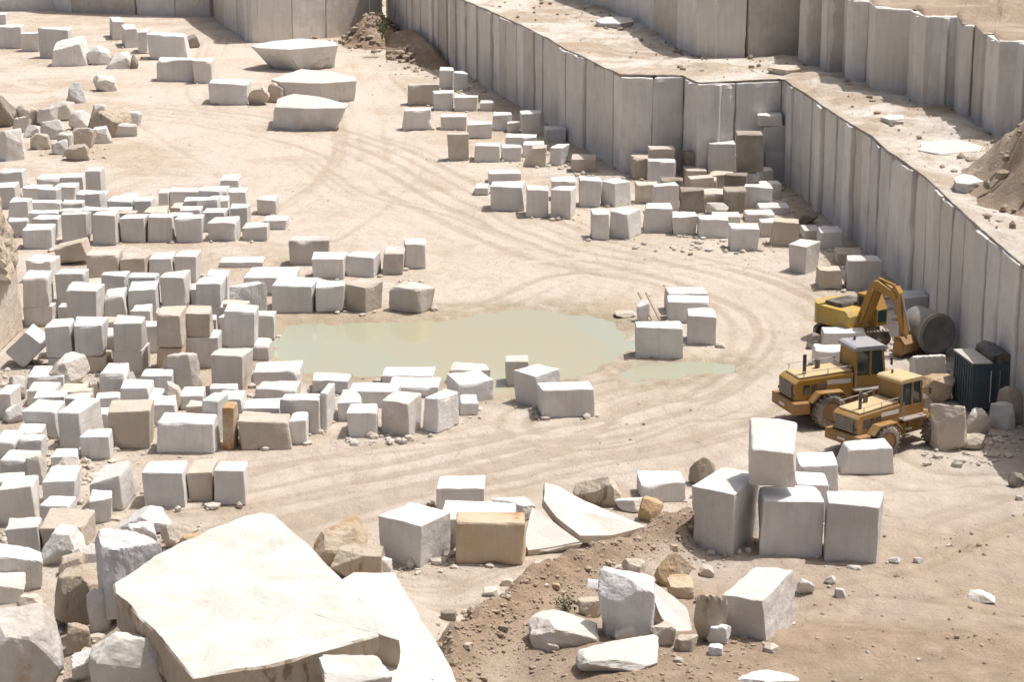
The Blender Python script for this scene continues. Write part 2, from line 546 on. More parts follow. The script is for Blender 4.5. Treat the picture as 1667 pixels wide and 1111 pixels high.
def block_mesh(w, d, h, seed, n=8, rough=1.0, r0=0.05, skew=0.035, corner=None):
    """sawn block: origin at the middle of its base"""
    rs = np.random.RandomState(seed)
    P, F = cube_tmpl(n)
    half = np.array([w, d, h]) / 2
    q = P * half
    nz = fbm(q * 1.7 + rs.rand(3) * 90, seed % 97, 3)
    nb = fbm(q * 0.8 + rs.rand(3) * 90, seed % 89 + 3, 2)
    r = r0 * (0.7 + 0.6 * rs.rand()) * (1 + 0.9 * nz) + 0.42 * rough * np.clip(nb - 0.22, 0, 1) * min(1.0, w / 2)
    r = np.clip(r, 0.012, min(half) * 0.8)[:, None]
    inner = np.clip(np.abs(q), 0, half - r)
    dl = np.abs(q) - inner
    ln = np.linalg.norm(dl, axis=1, keepdims=True)
    k = np.where(ln > r, r / np.maximum(ln, 1e-9), 1.0)
    q = np.sign(q) * (inner + dl * k)
    # low relief on the faces
    am = 0.018 * rough
    for ax in range(3):
        face = np.abs(P[:, ax]) > 0.999
        q[face, ax] += np.sign(P[face, ax]) * am * fbm(q[face] * 2.3 + 11 * ax + seed % 31, seed % 71, 3)
    # eight corners a little out of true
    cj = rs.uniform(-1, 1, (8, 3)) * skew * min(w, d, h) * np.array([1, 1, 0.8])
    cj[:4, 2] *= 0.15
    if corner:
        for kk, dv in corner.items():
            cj[kk] += np.array(dv) * np.array([w, d, h])
    u = (P + 1) / 2
    for kk in range(8):
        bx, by, bz = kk & 1, (kk >> 1) & 1, (kk >> 2) & 1
        wt = (u[:, 0] if bx else 1 - u[:, 0]) * (u[:, 1] if by else 1 - u[:, 1]) * (u[:, 2] if bz else 1 - u[:, 2])
        q = q + wt[:, None] * cj[kk]
    q[:, 2] += h / 2
    return q, F

_ico = {}
def ico(sub):
    if sub not in _ico:
        bm = bmesh.new()
        bmesh.ops.create_icosphere(bm, subdivisions=sub, radius=1)
        bm.verts.ensure_lookup_table()
        _ico[sub] = (np.array([v.co[:] for v in bm.verts]), [[v.index for v in f.verts] for f in bm.faces])
        bm.free()
    return _ico[sub]

def rock_mesh(w, d, h, seed, sub=3, planes=15, rough=0.05, boxy=0.0):
    """broken rock with flat cleaved faces, origin at the middle of its base"""
    rs = np.random.RandomState(seed)
    D, F = ico(sub)
    nn = rs.normal(size=(planes, 3))
    nn /= np.linalg.norm(nn, axis=1, keepdims=True)
    dd = rs.uniform(0.50, 0.74, planes)
    if boxy:
        ax = np.array([[1, 0, 0], [-1, 0, 0], [0, 1, 0], [0, -1, 0], [0, 0, 1]], float) + rs.normal(size=(5, 3)) * 0.16
        ax /= np.linalg.norm(ax, axis=1, keepdims=True)
        nn = np.vstack([nn, ax])
        dd = np.concatenate([dd + 0.2 * boxy, np.full(5, 0.62)])
    nn = np.vstack([nn, [[0, 0, -1]]])
    dd = np.concatenate([dd, [0.55]])
    dt = D @ nn.T
    r = np.min(np.where(dt > 0.05, dd / np.maximum(dt, 0.05), 9.0), axis=1)
    r = np.minimum(r, 1.15)
    V = D * r[:, None]
    V = V + D * (rough * fbm(V * 3.1 + seed % 53, seed % 61, 5, 0.55))[:, None]
    lo, hi = V.min(0), V.max(0)
    V = (V - (lo + hi) / 2) / (hi - lo)
    V = V * np.array([w, d, h])
    V[:, 2] += h / 2
    return V, F

def rot2(v, a):
    c, s = math.cos(a), math.sin(a)
    return np.array([v[0] * c - v[1] * s, v[0] * s + v[1] * c])
M['spoil'] = earth('brown_spoil', False, (0.34, 0.25, 0.175), (0.25, 0.175, 0.115))
M['spoil2'] = earth('pinkish_spoil', False, (0.42, 0.33, 0.25), (0.33, 0.25, 0.18))
# ------------------------------------------------------------------ ground sheet
def build_ground():
    xs = np.concatenate([[-900, -400, -200, -120, -90], np.arange(-72, 72.01, 0.21), [90, 120, 200, 400, 900]])
    ys = [-300, -100, 0, 30, 44, 50]
    y = 53.0
    while y < 262:
        ys.append(y)
        y += 0.115 * (y / 60) ** 1.55
    ys = np.array(ys + [270, 290, 330, 420, 900])
    X, Y = np.meshgrid(xs, ys)
    x, y = X.ravel(), Y.ravel()
    z, tr, br, mo, rd = terrain(x, y)
    far = (np.abs(x) > 75) | (y < 52) | (y > 263)
    z = np.where(far, np.minimum(z, 0.9), z)
    nx, ny = len(xs), len(ys)
    me = bpy.data.meshes.new('ground')
    me.vertices.add(nx * ny)
    me.vertices.foreach_set('co', np.stack([x, y, z], 1).ravel().astype(np.float32))
    i = np.arange((nx - 1) * (ny - 1))
    a = (i // (nx - 1)) * nx + i % (nx - 1)
    q = np.stack([a, a + 1, a + nx + 1, a + nx], 1).ravel().astype(np.int32)
    me.loops.add(len(q))
    me.loops.foreach_set('vertex_index', q)
    me.polygons.add(len(i))
    me.polygons.foreach_set('loop_start', (np.arange(len(i)) * 4).astype(np.int32))
    me.polygons.foreach_set('use_smooth', np.ones(len(i), bool))
    me.update(calc_edges=True)
    at = me.color_attributes.new('soil', 'FLOAT_COLOR', 'POINT')
    col = np.stack([np.clip(0.5 + 0.35 * tr, 0, 1), np.clip(br, 0, 1), np.clip(mo, 0, 1), np.clip(rd, 0, 1)], 1)
    at.data.foreach_set('color', col.ravel().astype(np.float32))
    me.materials.append(M['earth'])
    o = bpy.data.objects.new('ground', me)
    COL.objects.link(o)
    return struct(o)
build_ground()

def water_sheet(name, poly, z):
    c = np.mean(poly, 0)
    V = [(c[0], c[1], z)] + [(c[0] + (p[0] - c[0]) * 1.12, c[1] + (p[1] - c[1]) * 1.12, z) for p in poly]
    n = len(poly)
    F = [(0, (k + 1) % n + 1, k + 1) for k in range(n)]
    o = mk(name, V, F, 'water')
    me = o.data
    if me.polygons[0].normal.z < 0:
        me.flip_normals()
    return struct(o)
water_sheet('pond_water', POND, -0.12)
water_sheet('puddle_water', POND2, -0.13)

# ------------------------------------------------------------------ quarry benches
Z1 = 6.6      # first bench
Z2 = 12.1     # second bench
def P(px, py, z):
    p = at_z(px, py, z)
    return np.array([p[0], p[1]])

def panel_wall(name, pts, z0, z1, label, seed, thick=2.6, off=0.22, ujit=0.12, brown=0.2, gap=0.085, group=None, offs=None, split=0):
    """pts: boundaries between the sawn panels along the foot of the face, in order; the rock lies to the left of the direction of travel"""
    rs = random.Random(seed)
    if split:
        q = [np.array(pts[0])]
        for a, b in zip(pts[:-1], pts[1:]):
            a, b = np.array(a), np.array(b)
            if np.linalg.norm(b - a) > split:
                q.append(a + (b - a) * rs.uniform(.4, .6))
            q.append(b)
        pts = q
    c = np.mean(pts, 0)
    root = empty('quarry_wall', (c[0], c[1], z0), 0, label, 'wall', group)
    for k, (a, b) in enumerate(zip(pts[:-1], pts[1:])):
        a, b = np.array(a), np.array(b)
        L = np.linalg.norm(b - a)
        ang = math.atan2(b[1] - a[1], b[0] - a[0])
        o_ = rs.uniform(-off, off) if offs is None else offs[k % len(offs)]
        nrm = rot2((0, 1), ang)
        hgt = z1 - z0 + rs.uniform(-0.04, 0.03) + 0.25
        w = L - gap * rs.uniform(0.4, 1.8)
        V, F = block_mesh(w, thick, hgt, seed * 100 + k, n=14, rough=1.9, r0=0.07, skew=0.015)
        mid = (a + b) / 2 + nrm * (thick / 2 + o_)
        mt = 'wall2' if rs.random() < brown else 'wall'
        mk('panel', V, F, mt, root, (mid[0] - c[0], mid[1] - c[1], -0.25), (0, 0, ang + R(rs.uniform(-2.0, 2.0))))
    for k in range(1, len(pts) - 1):          # rock behind the corners of the face
        u, w_ = np.array(pts[k]) - np.array(pts[k - 1]), np.array(pts[k + 1]) - np.array(pts[k])
        t1, t2 = math.atan2(u[1], u[0]), math.atan2(w_[1], w_[0])
        if abs((t2 - t1 + math.pi) % (2 * math.pi) - math.pi) > R(14):
            am = math.atan2(math.sin(t1) + math.sin(t2), math.cos(t1) + math.cos(t2))
            V, F = block_mesh(2.4, 2.0, z1 - z0 + 0.15, seed * 100 + 60 + k, n=8, rough=0.6, r0=0.05, skew=0.01)
            m_ = np.array(pts[k]) + rot2((0, 1), am) * 1.75
            mk('panel', V, F, 'wall', root, (m_[0] - c[0], m_[1] - c[1], -0.25), (0, 0, am))
    return root

# back face, left of the pit
A0 = [P(x, y, 0) for x, y in ((-230, 12), (-120, 13), (0, 17), (88, 16), (118, 20), (222, 24), (285, 26), (343, 27))]
panel_wall('a', A0, 0, 8.0, 'far pale sawn quarry face behind the row of blocks at the pit end', 11)
A1 = [P(x, y, 0) for x, y in ((346, 28), (366, 42), (386, 55), (408, 69))]
panel_wall('b', A1, 0, 8.0, 'short side face of quarry joining two far walls by a corner', 12)
A2 = [P(x, y, 0) for x, y in ((410, 69), (421, 69), (476, 66), (531, 62), (602, 55), (624, 52))]
panel_wall('c', A2, 0, 8.0, 'wide smooth quarry face behind the big undercut slab and rubble heap', 13, off=0.1, gap=0.03)
# long bench face B, its front return D and bench face C
b_end = P(1009, 124, Z1)
b_start = P(628, 50, 0)
Btop = [P(x, y, Z1) for x, y in ((800, 21), (825, 32), (840, 39), (868, 53), (896, 67), (923, 84), (951, 95), (981, 111), (1009, 124))]
lead = [b_start + (Btop[0] - b_start) * t for t in (0, .09, .17, .24, .33, .41, .50, .58, .66, .75, .83, .92)]
Bp = lead + Btop
panel_wall('d', Bp, 0, Z1, 'long sawn bench wall running from rubble heap to its free corner', 14, off=0.15, split=3.4)
D1 = [P(1010, 125, Z1), P(1062, 125.5, Z1), P(1113, 126, Z1)]
panel_wall('e', D1, 0, Z1, 'smooth end face of bench wall above the brown broken blocks', 15, off=0.04, gap=0.02, brown=0)
D2a, D2b = P(1137, 137, Z1), P(1272, 131, Z1)
D2 = [P(1114, 127, Z1), D2a, D2a + (D2b - D2a) * 0.45, D2b]
panel_wall('f', D2, 0, Z1, 'proud smooth bench face behind the tall stack of stained blocks', 16, off=0.03, gap=0.02, brown=0)
Cpx = [(1275, 130), (1292, 143), (1320, 161), (1340, 175), (1362, 190), (1390, 208), (1418, 224), (1449, 252), (1470, 266), (1488, 278),
       (1507, 293), (1525, 309), (1554, 338), (1592, 374), (1631, 407), (1662, 433), (1700, 466), (1745, 506), (1800, 556)]
Cp = [P(x, y, Z1) for x, y in Cpx]
panel_wall('g', Cp, 0, Z1, 'tall bench wall of narrow sawn panels beside the yellow machines', 17, off=0.15, brown=0.15, split=3.4)
# upper face E
Epx = [(840, -40), (900, -10), (960, 8), (1000, 22), (1032, 36), (1066, 56), (1100, 78), (1133, 94), (1215, 94), (1302, 92), (1309, 108), (1338, 108), (1345, 121), (1374, 121),
       (1381, 137), (1410, 138), (1419, 152), (1482, 156), (1498, 172), (1550, 171), (1558, 190), (1578, 192), (1590, 208), (1608, 210), (1617, 226), (1667, 226), (1690, 250), (1760, 280), (1850, 330)]
Ep = [P(x, y, Z1) for x, y in Epx]
panel_wall('h', Ep, Z1, Z2, 'upper stepped quarry face rising behind the dusty terrace', 18, off=0.08, brown=0.25, thick=3.2)

def resample(pts, n):
    pts = [np.array(p) for p in pts]
    L = [0]
    for a, b in zip(pts[:-1], pts[1:]):
        L.append(L[-1] + np.linalg.norm(b - a))
    out = []
    for k in range(n):
        s = L[-1] * k / (n - 1)
        i = max(0, min(len(pts) - 2, int(np.searchsorted(L, s, 'right')) - 1))
        t = (s - L[i]) / max(L[i + 1] - L[i], 1e-6)
        out.append(pts[i] + (pts[i + 1] - pts[i]) * t)
    return np.array(out)

def ruled(name, e0, e1, z, nu, nv, seed, rise=0.0, amp=0.12, rag=0.35, mat='terrace'):
    A, B = resample(e0, nu), resample(e1, nu)
    V, F = [], []
    for j in range(nv):
        t = (j / (nv - 1)) ** 1.3
        Q = A + (B - A) * t
        if j == 0:
            dr = (B - A) / np.maximum(np.linalg.norm(B - A, axis=1, keepdims=True), 1e-6)
            ra = rag * (0.75 + fbm2(Q[:, 0], Q[:, 1], 0.8, seed + 5, 4))
            Q = Q + dr * np.clip(ra, 0.02, 3)[:, None]
        nzv = fbm2(Q[:, 0], Q[:, 1], 0.35, seed, 5)
        zz = z + 0.11 + np.clip(nzv, -0.1, 1) * amp * min(1, 0.25 + 3 * t) + rise * t ** 1.5 * (0.6 + 0.6 * fbm2(Q[:, 0], Q[:, 1], 0.2, seed + 9, 4))
        if j == 0:
            zz = zz * 0 + z + 0.0
        for p, h in zip(Q, zz):
            V.append((p[0], p[1], h))
    for j in range(nv - 1):
        for i in range(nu - 1):
            a = j * nu + i
            F.append((a, a + 1, a + nu + 1, a + nu))
    o = mk(name, V, F, mat, smooth=True)
    if o.data.polygons[len(o.data.polygons) // 2].normal.z < 0:
        o.data.flip_normals()
    return struct(o)

edge1 = [b_start + np.array([0.0, 0.0])] + Btop + [P(1113, 126, Z1), D2a, D2b] + Cp
Eback = [np.array(p) for p in Ep]
ruled('terrace', edge1, [Eback[0] + np.array([-30, 25]), Eback[0]] + Eback[1:], Z1, 420, 60, 71, amp=0.55, rag=0.22)
Eoff = [p + np.array([14.0, 60.0]) for p in Ep]
ruled('upper_terrace', Ep, Eoff, Z2, 240, 24, 81, rise=3.0, amp=0.9, rag=0.4, mat='spoil2')
Aall = A0 + A1 + A2
ruled('far_terrace', Aall, [p + np.array([0, 70.0]) for p in Aall], 8.0, 120, 8, 91, amp=0.3)
# ------------------------------------------------------------------ blocks
ORD = ['first', 'second', 'third', 'fourth', 'fifth', 'sixth', 'seventh', 'eighth', 'ninth', 'tenth', 'eleventh', 'twelfth', 'thirteenth', 'fourteenth']
BL = []       # every sawn block before it is built
_seed = [1000]

def h_at(px, py, p):
    """height of the pixel row above the datum at the same distance as p"""
    d = ray(px, py)
    t = math.hypot(p[0], p[1]) / math.hypot(d[0], d[1])
    return CAM_H + d[2] * t

def blk(xl, xr, yt, yb, label, tone='w', s=None, d=None, g=None, rough=1.0, group=None, yaw=None, corner=None, tilt=(0, 0), mat=None, r0=0.05, name='limestone_block'):
    """front face from xl to xr, its top edge at yt and foot at yb; s: width of the visible side (+ right, - left); g: foot of the stack it stands on"""
    _seed[0] += 1
    rs = random.Random(_seed[0])
    depth = d if d else rs.uniform(1.3, 1.75)
    if s is None:
        xc = (xl + xr) / 2
    else:
        xc = xr if s > 0 else xl
    p = hit(xc, g if g else yb)
    z0 = h_at(xc, yb, p) if g else p[2]
    k = ppm(np.array([p[0], p[1], z0]))
    phi = math.atan2(p[0], p[1])
    if s is None:
        th = R(rs.uniform(-4, 4)) if yaw is None else R(yaw)
        a = th + phi
        w = (xr - xl) / k / max(math.cos(a), 0.7)
        ctr = p[:2] + rot2((0, depth / 2), th)
    else:
        sn = min(0.94, abs(s) / k / depth)
        a = math.asin(sn) * (1 if s > 0 else -1)
        th = -phi - a
        w = (xr - xl) / k / math.cos(a)
        ctr = p[:2] + rot2((-w / 2 if s > 0 else w / 2, depth / 2), th)
    h = max(0.3, h_at(xc, yt, p) - z0)
    BL.append(dict(c=np.array(ctr), w=w, d=depth, h=h, th=th, z=z0, stack=bool(g), label=label, tone=tone, rough=rough, group=group,
                   corner=corner, tilt=tilt, seed=_seed[0], px=(xr - xl), r0=r0, name=name))

def row(tpl, entries, group, tone='w', **kw):
    """tpl has {t} for the tone and {o} for the place in the row"""
    for i, e in enumerate(entries):
        op = dict(kw)
        tn = tone
        if len(e) > 4:
            op.update(e[4])
        tn = op.pop('tone', tn)
        lab = op.pop('label', None) or tpl.format(t=TONE[tn], o=ORD[i])
        blk(e[0], e[1], e[2], e[3], lab, tn, group=group, **op)

G_FAR = 'blocks lying at the far end of the pit'
row('{t} limestone block, {o} from rough boulder in the short far line', [
    (67, 113, 47, 95, dict(rough=1.5)), (36, 66, 54, 84), (-6, 35, 43, 79)], G_FAR)
blk(-30, 10, 22, 40, 'white limestone block behind the short far line, against the far wall', 'w', group=G_FAR)
row('{t} long limestone block, {o} from the far wall in the slanting line', [
    (184, 203, 34, 65, dict(s=-5, d=4.0)), (204, 224, 46, 78, dict(s=-5, d=4.0)), (225, 240, 52, 87, dict(d=3.0)), (241, 302, 56, 97, dict(d=2.5, rough=1.6))], G_FAR)
row('{t} limestone block, {o} from the broken heap in the pair below slanting line', [
    (254, 315, 97, 133, dict(d=2.2)), (316, 347, 99, 136, dict(rough=1.8, d=2.0))], G_FAR, 'w')
blk(340, 403, 135, 171, 'broad white limestone block with flat bright top beside beige broken rock', 'w', d=3.2, group=G_FAR)

G_W = 'blocks scattered at the foot of the long bench wall'
row('{t} limestone block, {o} from the rubble heap, close under the long bench wall', [
    (715, 737, 113, 145, dict(d=1.6)), (739, 762, 119, 149, dict(d=1.5)), (781, 803, 167, 181), (802, 832, 187, 213), (825, 846, 200, 216, dict(d=1.0)), (848, 880, 184, 220), (888, 921, 210, 232, dict(tone='g'))], G_W)
row('{t} limestone block, {o} from the open track in the loose line by the long bench', [
    (664, 714, 138, 172, dict(tone='b', s=None)), (705, 737, 151, 180), (740, 776, 158, 181)], G_W)
row('{t} limestone block, {o} from the open track in the middle line by the long bench', [
    (657, 703, 178, 212, dict(rough=1.7)), (717, 759, 190, 212), (762, 800, 202, 226), (823, 872, 223, 240), (852, 886, 234, 256)], G_W)
row('{t} limestone block, {o} from the open track in the outer line by the long bench', [
    (730, 763, 219, 262, dict(tone='b')), (772, 813, 237, 264), (816, 848, 239, 263), (894, 914, 240, 270, dict(s=13, tone='w')), (931, 970, 258, 281, dict(tone='b', rough=1.6))], G_W)
blk(850, 890, 240, 272, 'beige limestone block with one corner cut to a slope near bench wall', 'b', corner={4: (0.42, 0, 0), 6: (0.42, 0, 0)}, group=G_W)

G_M = 'blocks in the middle of the floor before the bench corner'
row('{t} limestone block, {o} from the pit track in the line before the bench corner', [
    (796, 852, 303, 344), (858, 894, 309, 354), (898, 930, 310, 357, dict(s=8)), (943, 980, 293, 338), (976, 1003, 299, 338, dict(s=25, corner={5: (-.14, 0, 0), 7: (-.14, 0, 0)})), (1034, 1070, 301, 332, dict(tone='b', rough=1.6))], G_M)
blk(772, 795, 305, 318, 'small low grey limestone block beside the track end of the line', 'g', group=G_M)
blk(794, 848, 281, 300, 'flat topped white block lying behind the first block by the track', 'w', group=G_M)
blk(898, 938, 292, 327, 'white limestone block just behind the close pair with narrow gap', 'w', group=G_M)
row('{t} limestone block, {o} from the pit track in the curved nearer line', [
    (963, 990, 348, 390), (992, 1026, 347, 390, dict(s=22, corner={5: (-.14, 0, 0), 7: (-.14, 0, 0)})), (1049, 1094, 337, 379), (1096, 1136, 353, 383, dict(rough=2.2)), (1139, 1187, 357, 388), (1188, 1234, 372, 409)], G_M)
row('{t} low limestone block, {o} of those crowded behind the curved nearer line', [
    (1160, 1205, 352, 366), (1215, 1262, 349, 362, dict(tone='w')), (1238, 1272, 362, 386, dict(tone='g')), (1258, 1300, 362, 402, dict(tone='b', rough=2))], G_M)
G_S = 'stained blocks piled in the bench corner'
blk(1028, 1086, 258, 292, 'wide brown-topped broken block against the smooth bench end face', 'b', rough=2.2, d=2.2, group=G_S)
blk(1076, 1114, 294, 326, 'dark weathered block with rough faces before the bench end face', 'd', rough=1.8, group=G_S)
blk(1116, 1150, 278, 304, 'reddish beige block standing between dark and beige weathered blocks', 'b', group=G_S)
blk(1108, 1152, 256, 275, 'low beige block lying behind the reddish beige block', 'b', rough=1.6, group=G_S)
blk(1154, 1192, 284, 313, 'beige stained block at the foot of the tall corner stack', 'b', d=1.3, rough=1.4, group=G_S)
blk(1122, 1188, 315, 340, 'broad beige boulder-like block with rounded top before the corner stack', 'b', rough=2.6, r0=0.2, group=G_S)
blk(1197, 1232, 281, 321, 'grey block at the bottom of the corner stack', 'g', group=G_S)
blk(1198, 1240, 217, 280, 'tall brown stained block on the grey one in the corner stack', 'd', g=321, group=G_S, d=1.4)
blk(1243, 1280, 248, 295, 'grey green block at the bottom of the column beside bench wall', 'g', group=G_S, d=1.3)
blk(1242, 1279, 203, 247, 'grey green block in the middle of the column beside bench wall', 'g', g=295, group=G_S, d=1.3)
blk(1231, 1270, 184, 202, 'small white block topping the column beside the bench wall', 'w', g=295, group=G_S, d=1.2)
blk(1152, 1196, 232, 283, 'tall blue grey block leaning behind the beige stained block', 'g', group=G_S, g=300, d=1.2)
blk(1153, 1196, 284, 299, 'low grey block carrying the tall blue grey block', 'g', group=G_S, g=300, d=1.2)
row('{t} block piled high in the bench corner, {o} from the smooth end face', [
    (1056, 1098, 240, 262, dict(g=300, tone='b', d=1.2)), (1112, 1150, 246, 268, dict(g=296, tone='d', d=1.1))], G_S, 'b')
row('{t} block at the back of the bench corner pile, {o} from smooth end face', [
    (1058, 1100, 263, 300, dict(tone='d', d=1.1)), (1112, 1152, 269, 296, dict(tone='b', d=1.0)), (1166, 1196, 250, 290, dict(tone='b', d=1.0)), (1212, 1242, 240, 300, dict(tone='g', d=1.0))], G_S, 'b')
blk(1237, 1270, 299, 326, 'small white topped block alone on the sand slope by wall', 'w', group=G_S)
blk(1236, 1284, 337, 350, 'flat white block lying between sand slope and crowded blocks', 'w', group=G_S)

G_C = 'blocks along the tall panelled bench wall'
blk(1282, 1312, 400, 447, 'white block standing alone at the track bend, two faces showing', 'w', s=21, group=G_C)
blk(1336, 1370, 377, 406, 'grey block in shade under the tall panelled wall', 'g', group=G_C)
blk(1310, 1336, 374, 392, 'low grey block beside the shaded block under panelled wall', 'g', group=G_C)
blk(1333, 1370, 440, 472, 'rough pinkish white block behind the bright yellow excavator body', 'b', rough=2, group=G_C)
blk(1362, 1405, 412, 432, 'pinkish slab-like block lying at the foot of the panelled wall', 'b', group=G_C)
blk(1380, 1432, 424, 472, 'tall grey block behind the excavator boom under panelled wall', 'g', group=G_C, s=-6)
blk(1466, 1510, 483, 514, 'grey block in wall shade beside the excavator stick', 'g', group=G_C)
blk(1340, 1412, 541, 573, 'broad white block between excavator and rear loader', 'w', group=G_C, d=1.0)
blk(1326, 1388, 573, 606, 'white block with rounded top behind the rear loader hood', 'w', group=G_C, rough=2.4, r0=0.12, d=1.6)

G_P = 'blocks on the far and near shore of the pond'
blk(473, 536, 389, 432, 'white block with rust stain standing apart above the pond row', 'p', group=G_P)
row('{t} limestone block, {o} from the yard in the back row above the pond', [
    (509, 561, 419, 455), (564, 607, 420, 452, dict(s=15)), (624, 658, 411, 448, dict(tone='p')), (660, 692, 398, 438)], G_P)
row('{t} limestone block, {o} from the yard in the front row on the far shore', [
    (442, 509, 467, 510, dict(d=2.2)), (512, 559, 465, 510), (562, 596, 464, 510, dict(tone='b', s=28)), (632, 685, 472, 513, dict(tone='p', s=25, rough=1.8, r0=0.1))], G_P)
blk(398, 478, 452, 482, 'low broad flat slab of white stone behind the far shore row', 'w', group=G_P, d=2.6, rough=2)
blk(358, 427, 427, 436, 'thin white slab lying flat behind the middle yard', 'w', group=G_P, d=1.5)
blk(1034, 1111, 532, 584, 'large clean sawn block standing in the puddle by the pond', 'w', group=G_P, d=1.15, r0=0.03, yaw=-3)
blk(1117, 1165, 514, 562, 'squarish white block behind the large block in the puddle', 'w', group=G_P, yaw=-4)
blk(1089, 1154, 492, 526, 'broad white block behind the squarish block by puddle', 'w', group=G_P)
blk(1087, 1153, 479, 512, 'rearmost broad grey block of the cluster by the puddle', 'g', group=G_P)
blk(836, 873, 608, 664, 'tall white block on the near shore showing two shaded faces', 'w', s=38, d=1.6, group=G_P)
blk(824, 862, 589, 637, 'reddish grey block behind the tall two-faced block on near shore', 'p', group=G_P)
blk(884, 968, 637, 682, 'long low white block at the road end of the near shore', 'w', s=-9, d=1.5, group=G_P)
row('{t} limestone block, {o} from the road in the back row of the near shore', [
    (745, 804, 622, 657, dict(s=-20)), (733, 796, 598, 628, dict(tone='p', rough=1.8)), (632, 714, 629, 648, dict(rough=1.5)), (622, 706, 604, 624, dict(rough=1.3))], G_P)
row('{t} limestone block, {o} from the road in the front row of the near shore', [
    (749, 779, 657, 677, dict(rough=2)), (690, 712, 650, 706, dict(s=38, rough=1.7)), (621, 667, 657, 713, dict(s=21, tone='p')), (567, 616, 672, 712), (468, 504, 684, 725, dict(s=None)), (378, 466, 688, 733, dict(tone='b', rough=1.6))], G_P)
row('{t} limestone block, {o} from the tall thin slab in the crowded near shore middle', [
    (552, 588, 652, 686, dict(rough=1.8)), (568, 646, 638, 664, dict(rough=1.8, d=1.8)), (507, 568, 620, 642, dict(rough=1.6)), (456, 520, 652, 706, dict(d=1.2)), (396, 455, 663, 692, dict(d=1.4)), (415, 481, 632, 652), (412, 489, 602, 626, dict(rough=1.5, d=1.8))], G_P, 'g')
blk(521, 533, 640, 702, 'tall thin white slab set on edge among near shore blocks', 'w', s=15, d=1.6, group=G_P)

G_R = 'blocks of the rear yard'
row('{t} limestone block, {o} from the brown outcrop in the rear yard front row', [
    (40, 85, 372, 406), (101, 144, 350, 397), (153, 187, 350, 400), (196, 236, 355, 395), (242, 280, 354, 394), (287, 327, 356, 395), (341, 384, 361, 393, dict(rough=1.6)), (396, 435, 369, 392, dict(rough=1.5)), (429, 466, 358, 374)], G_R, 'g')
row('{t} limestone block, {o} from the brown outcrop in the rear yard second row', [
    (54, 94, 357, 388), (97, 132, 343, 378, dict(d=1.0)), (147, 184, 343, 380, dict(d=1.1)), (186, 223, 347, 378, dict(tone='b', d=1.0)), (237, 272, 344, 378, dict(tone='b')), (294, 328, 342, 376), (329, 367, 344, 378), (374, 404, 339, 376), (420, 449, 325, 350)], G_R, 'g')
row('{t} limestone block, {o} from the brown outcrop in the rear yard third row', [
    (15, 46, 328, 362), (48, 100, 345, 370, dict(d=0.9)), (101, 134, 330, 362, dict(d=1.0)), (177, 213, 327, 360), (218, 248, 327, 362), (277, 294, 337, 362, dict(tone='b')), (300, 336, 326, 358), (340, 372, 326, 358)], G_R, 'w')
row('{t} limestone block, {o} from the brown outcrop in the rear yard fourth row', [
    (-8, 26, 303, 340), (36, 79, 306, 334), (48, 98, 330, 352, dict(d=0.9)), (90, 122, 304, 334), (124, 142, 316, 344), (258, 275, 314, 342), (276, 328, 312, 340), (331, 370, 310, 340), (373, 402, 312, 344)], G_R, 'w')
row('{t} limestone block, {o} from the brown outcrop in the rear yard last row', [
    (0, 37, 279, 306), (60, 96, 290, 316), (98, 136, 287, 314), (140, 165, 278, 322, dict(tone='g'))], G_R, 'w')
blk(358, 388, 291, 316, 'white block with bright tilted top at the rear yard back corner', 'w', group=G_R, rough=1.6)

G_Y = 'blocks of the middle yard'
row('{t} limestone block, {o} from the brown outcrop in the middle yard back row', [
    (45, 86, 424, 460, dict(rough=1.6, tone='w')), (142, 194, 415, 466), (197, 238, 420, 466, dict(tone='b')), (244, 281, 420, 462, dict(tone='g')), (284, 319, 418, 460, dict(tone='w'))], G_Y, 'b')
blk(90, 140, 403, 432, 'long beige block tipped up at one end behind middle yard', 'b', group=G_Y, tilt=(0, -14), d=1.4)
row('{t} limestone block on the upper tier of the middle yard, {o} from the outcrop', [
    (42, 82, 449, 498, dict(g=532)), (108, 161, 470, 523, dict(g=560)), (168, 207, 480, 515, dict(g=548, rough=1.4)), (213, 257, 469, 506, dict(g=540)), (262, 304, 450, 496, dict(g=530)), (321, 362, 460, 498, dict(g=534)), (368, 415, 499, 556, dict(g=586)), (254, 299, 509, 563, dict(g=612, tone='b')), (303, 345, 507, 547, dict(g=600, tone='b'))], G_Y, 'g')
row('{t} limestone block behind the middle yard upper tier, {o} from the outcrop', [
    (93, 139, 445, 524, dict(d=1.2)), (166, 206, 448, 520, dict(d=1.1, tone='w')), (212, 255, 451, 524, dict(d=1.2)), (306, 322, 470, 522, dict(d=1.1)), (338, 372, 446, 512, dict(d=1.1, tone='w'))], G_Y, 'g')
row('{t} block under an upper block of the middle yard, {o} from outcrop', [
    (40, 86, 499, 532), (108, 162, 524, 560, dict(d=1.4)), (168, 208, 516, 548, dict(d=1.2)), (213, 258, 507, 540, dict(d=1.2)), (262, 308, 497, 530), (322, 366, 499, 534), (370, 436, 558, 586), (254, 296, 565, 612, dict(tone='r')), (306, 356, 549, 600)], G_Y, 'g')
row('{t} limestone block of the middle yard front stacks, {o} from the outcrop', [
    (78, 118, 530, 581, dict(g=606)), (124, 171, 527, 581, dict(g=608)), (188, 234, 524, 570, dict(g=610))], G_Y, 'g')
row('{t} bottom block of the middle yard front stacks, {o} from the outcrop', [
    (80, 120, 582, 606), (129, 174, 582, 608, dict(tone='b')), (186, 233, 571, 610)], G_Y, 'g')
blk(22, 62, 548, 600, 'grey block balanced on one edge like a diamond by the outcrop', 'g', group=G_Y, tilt=(0, 42), d=1.6)
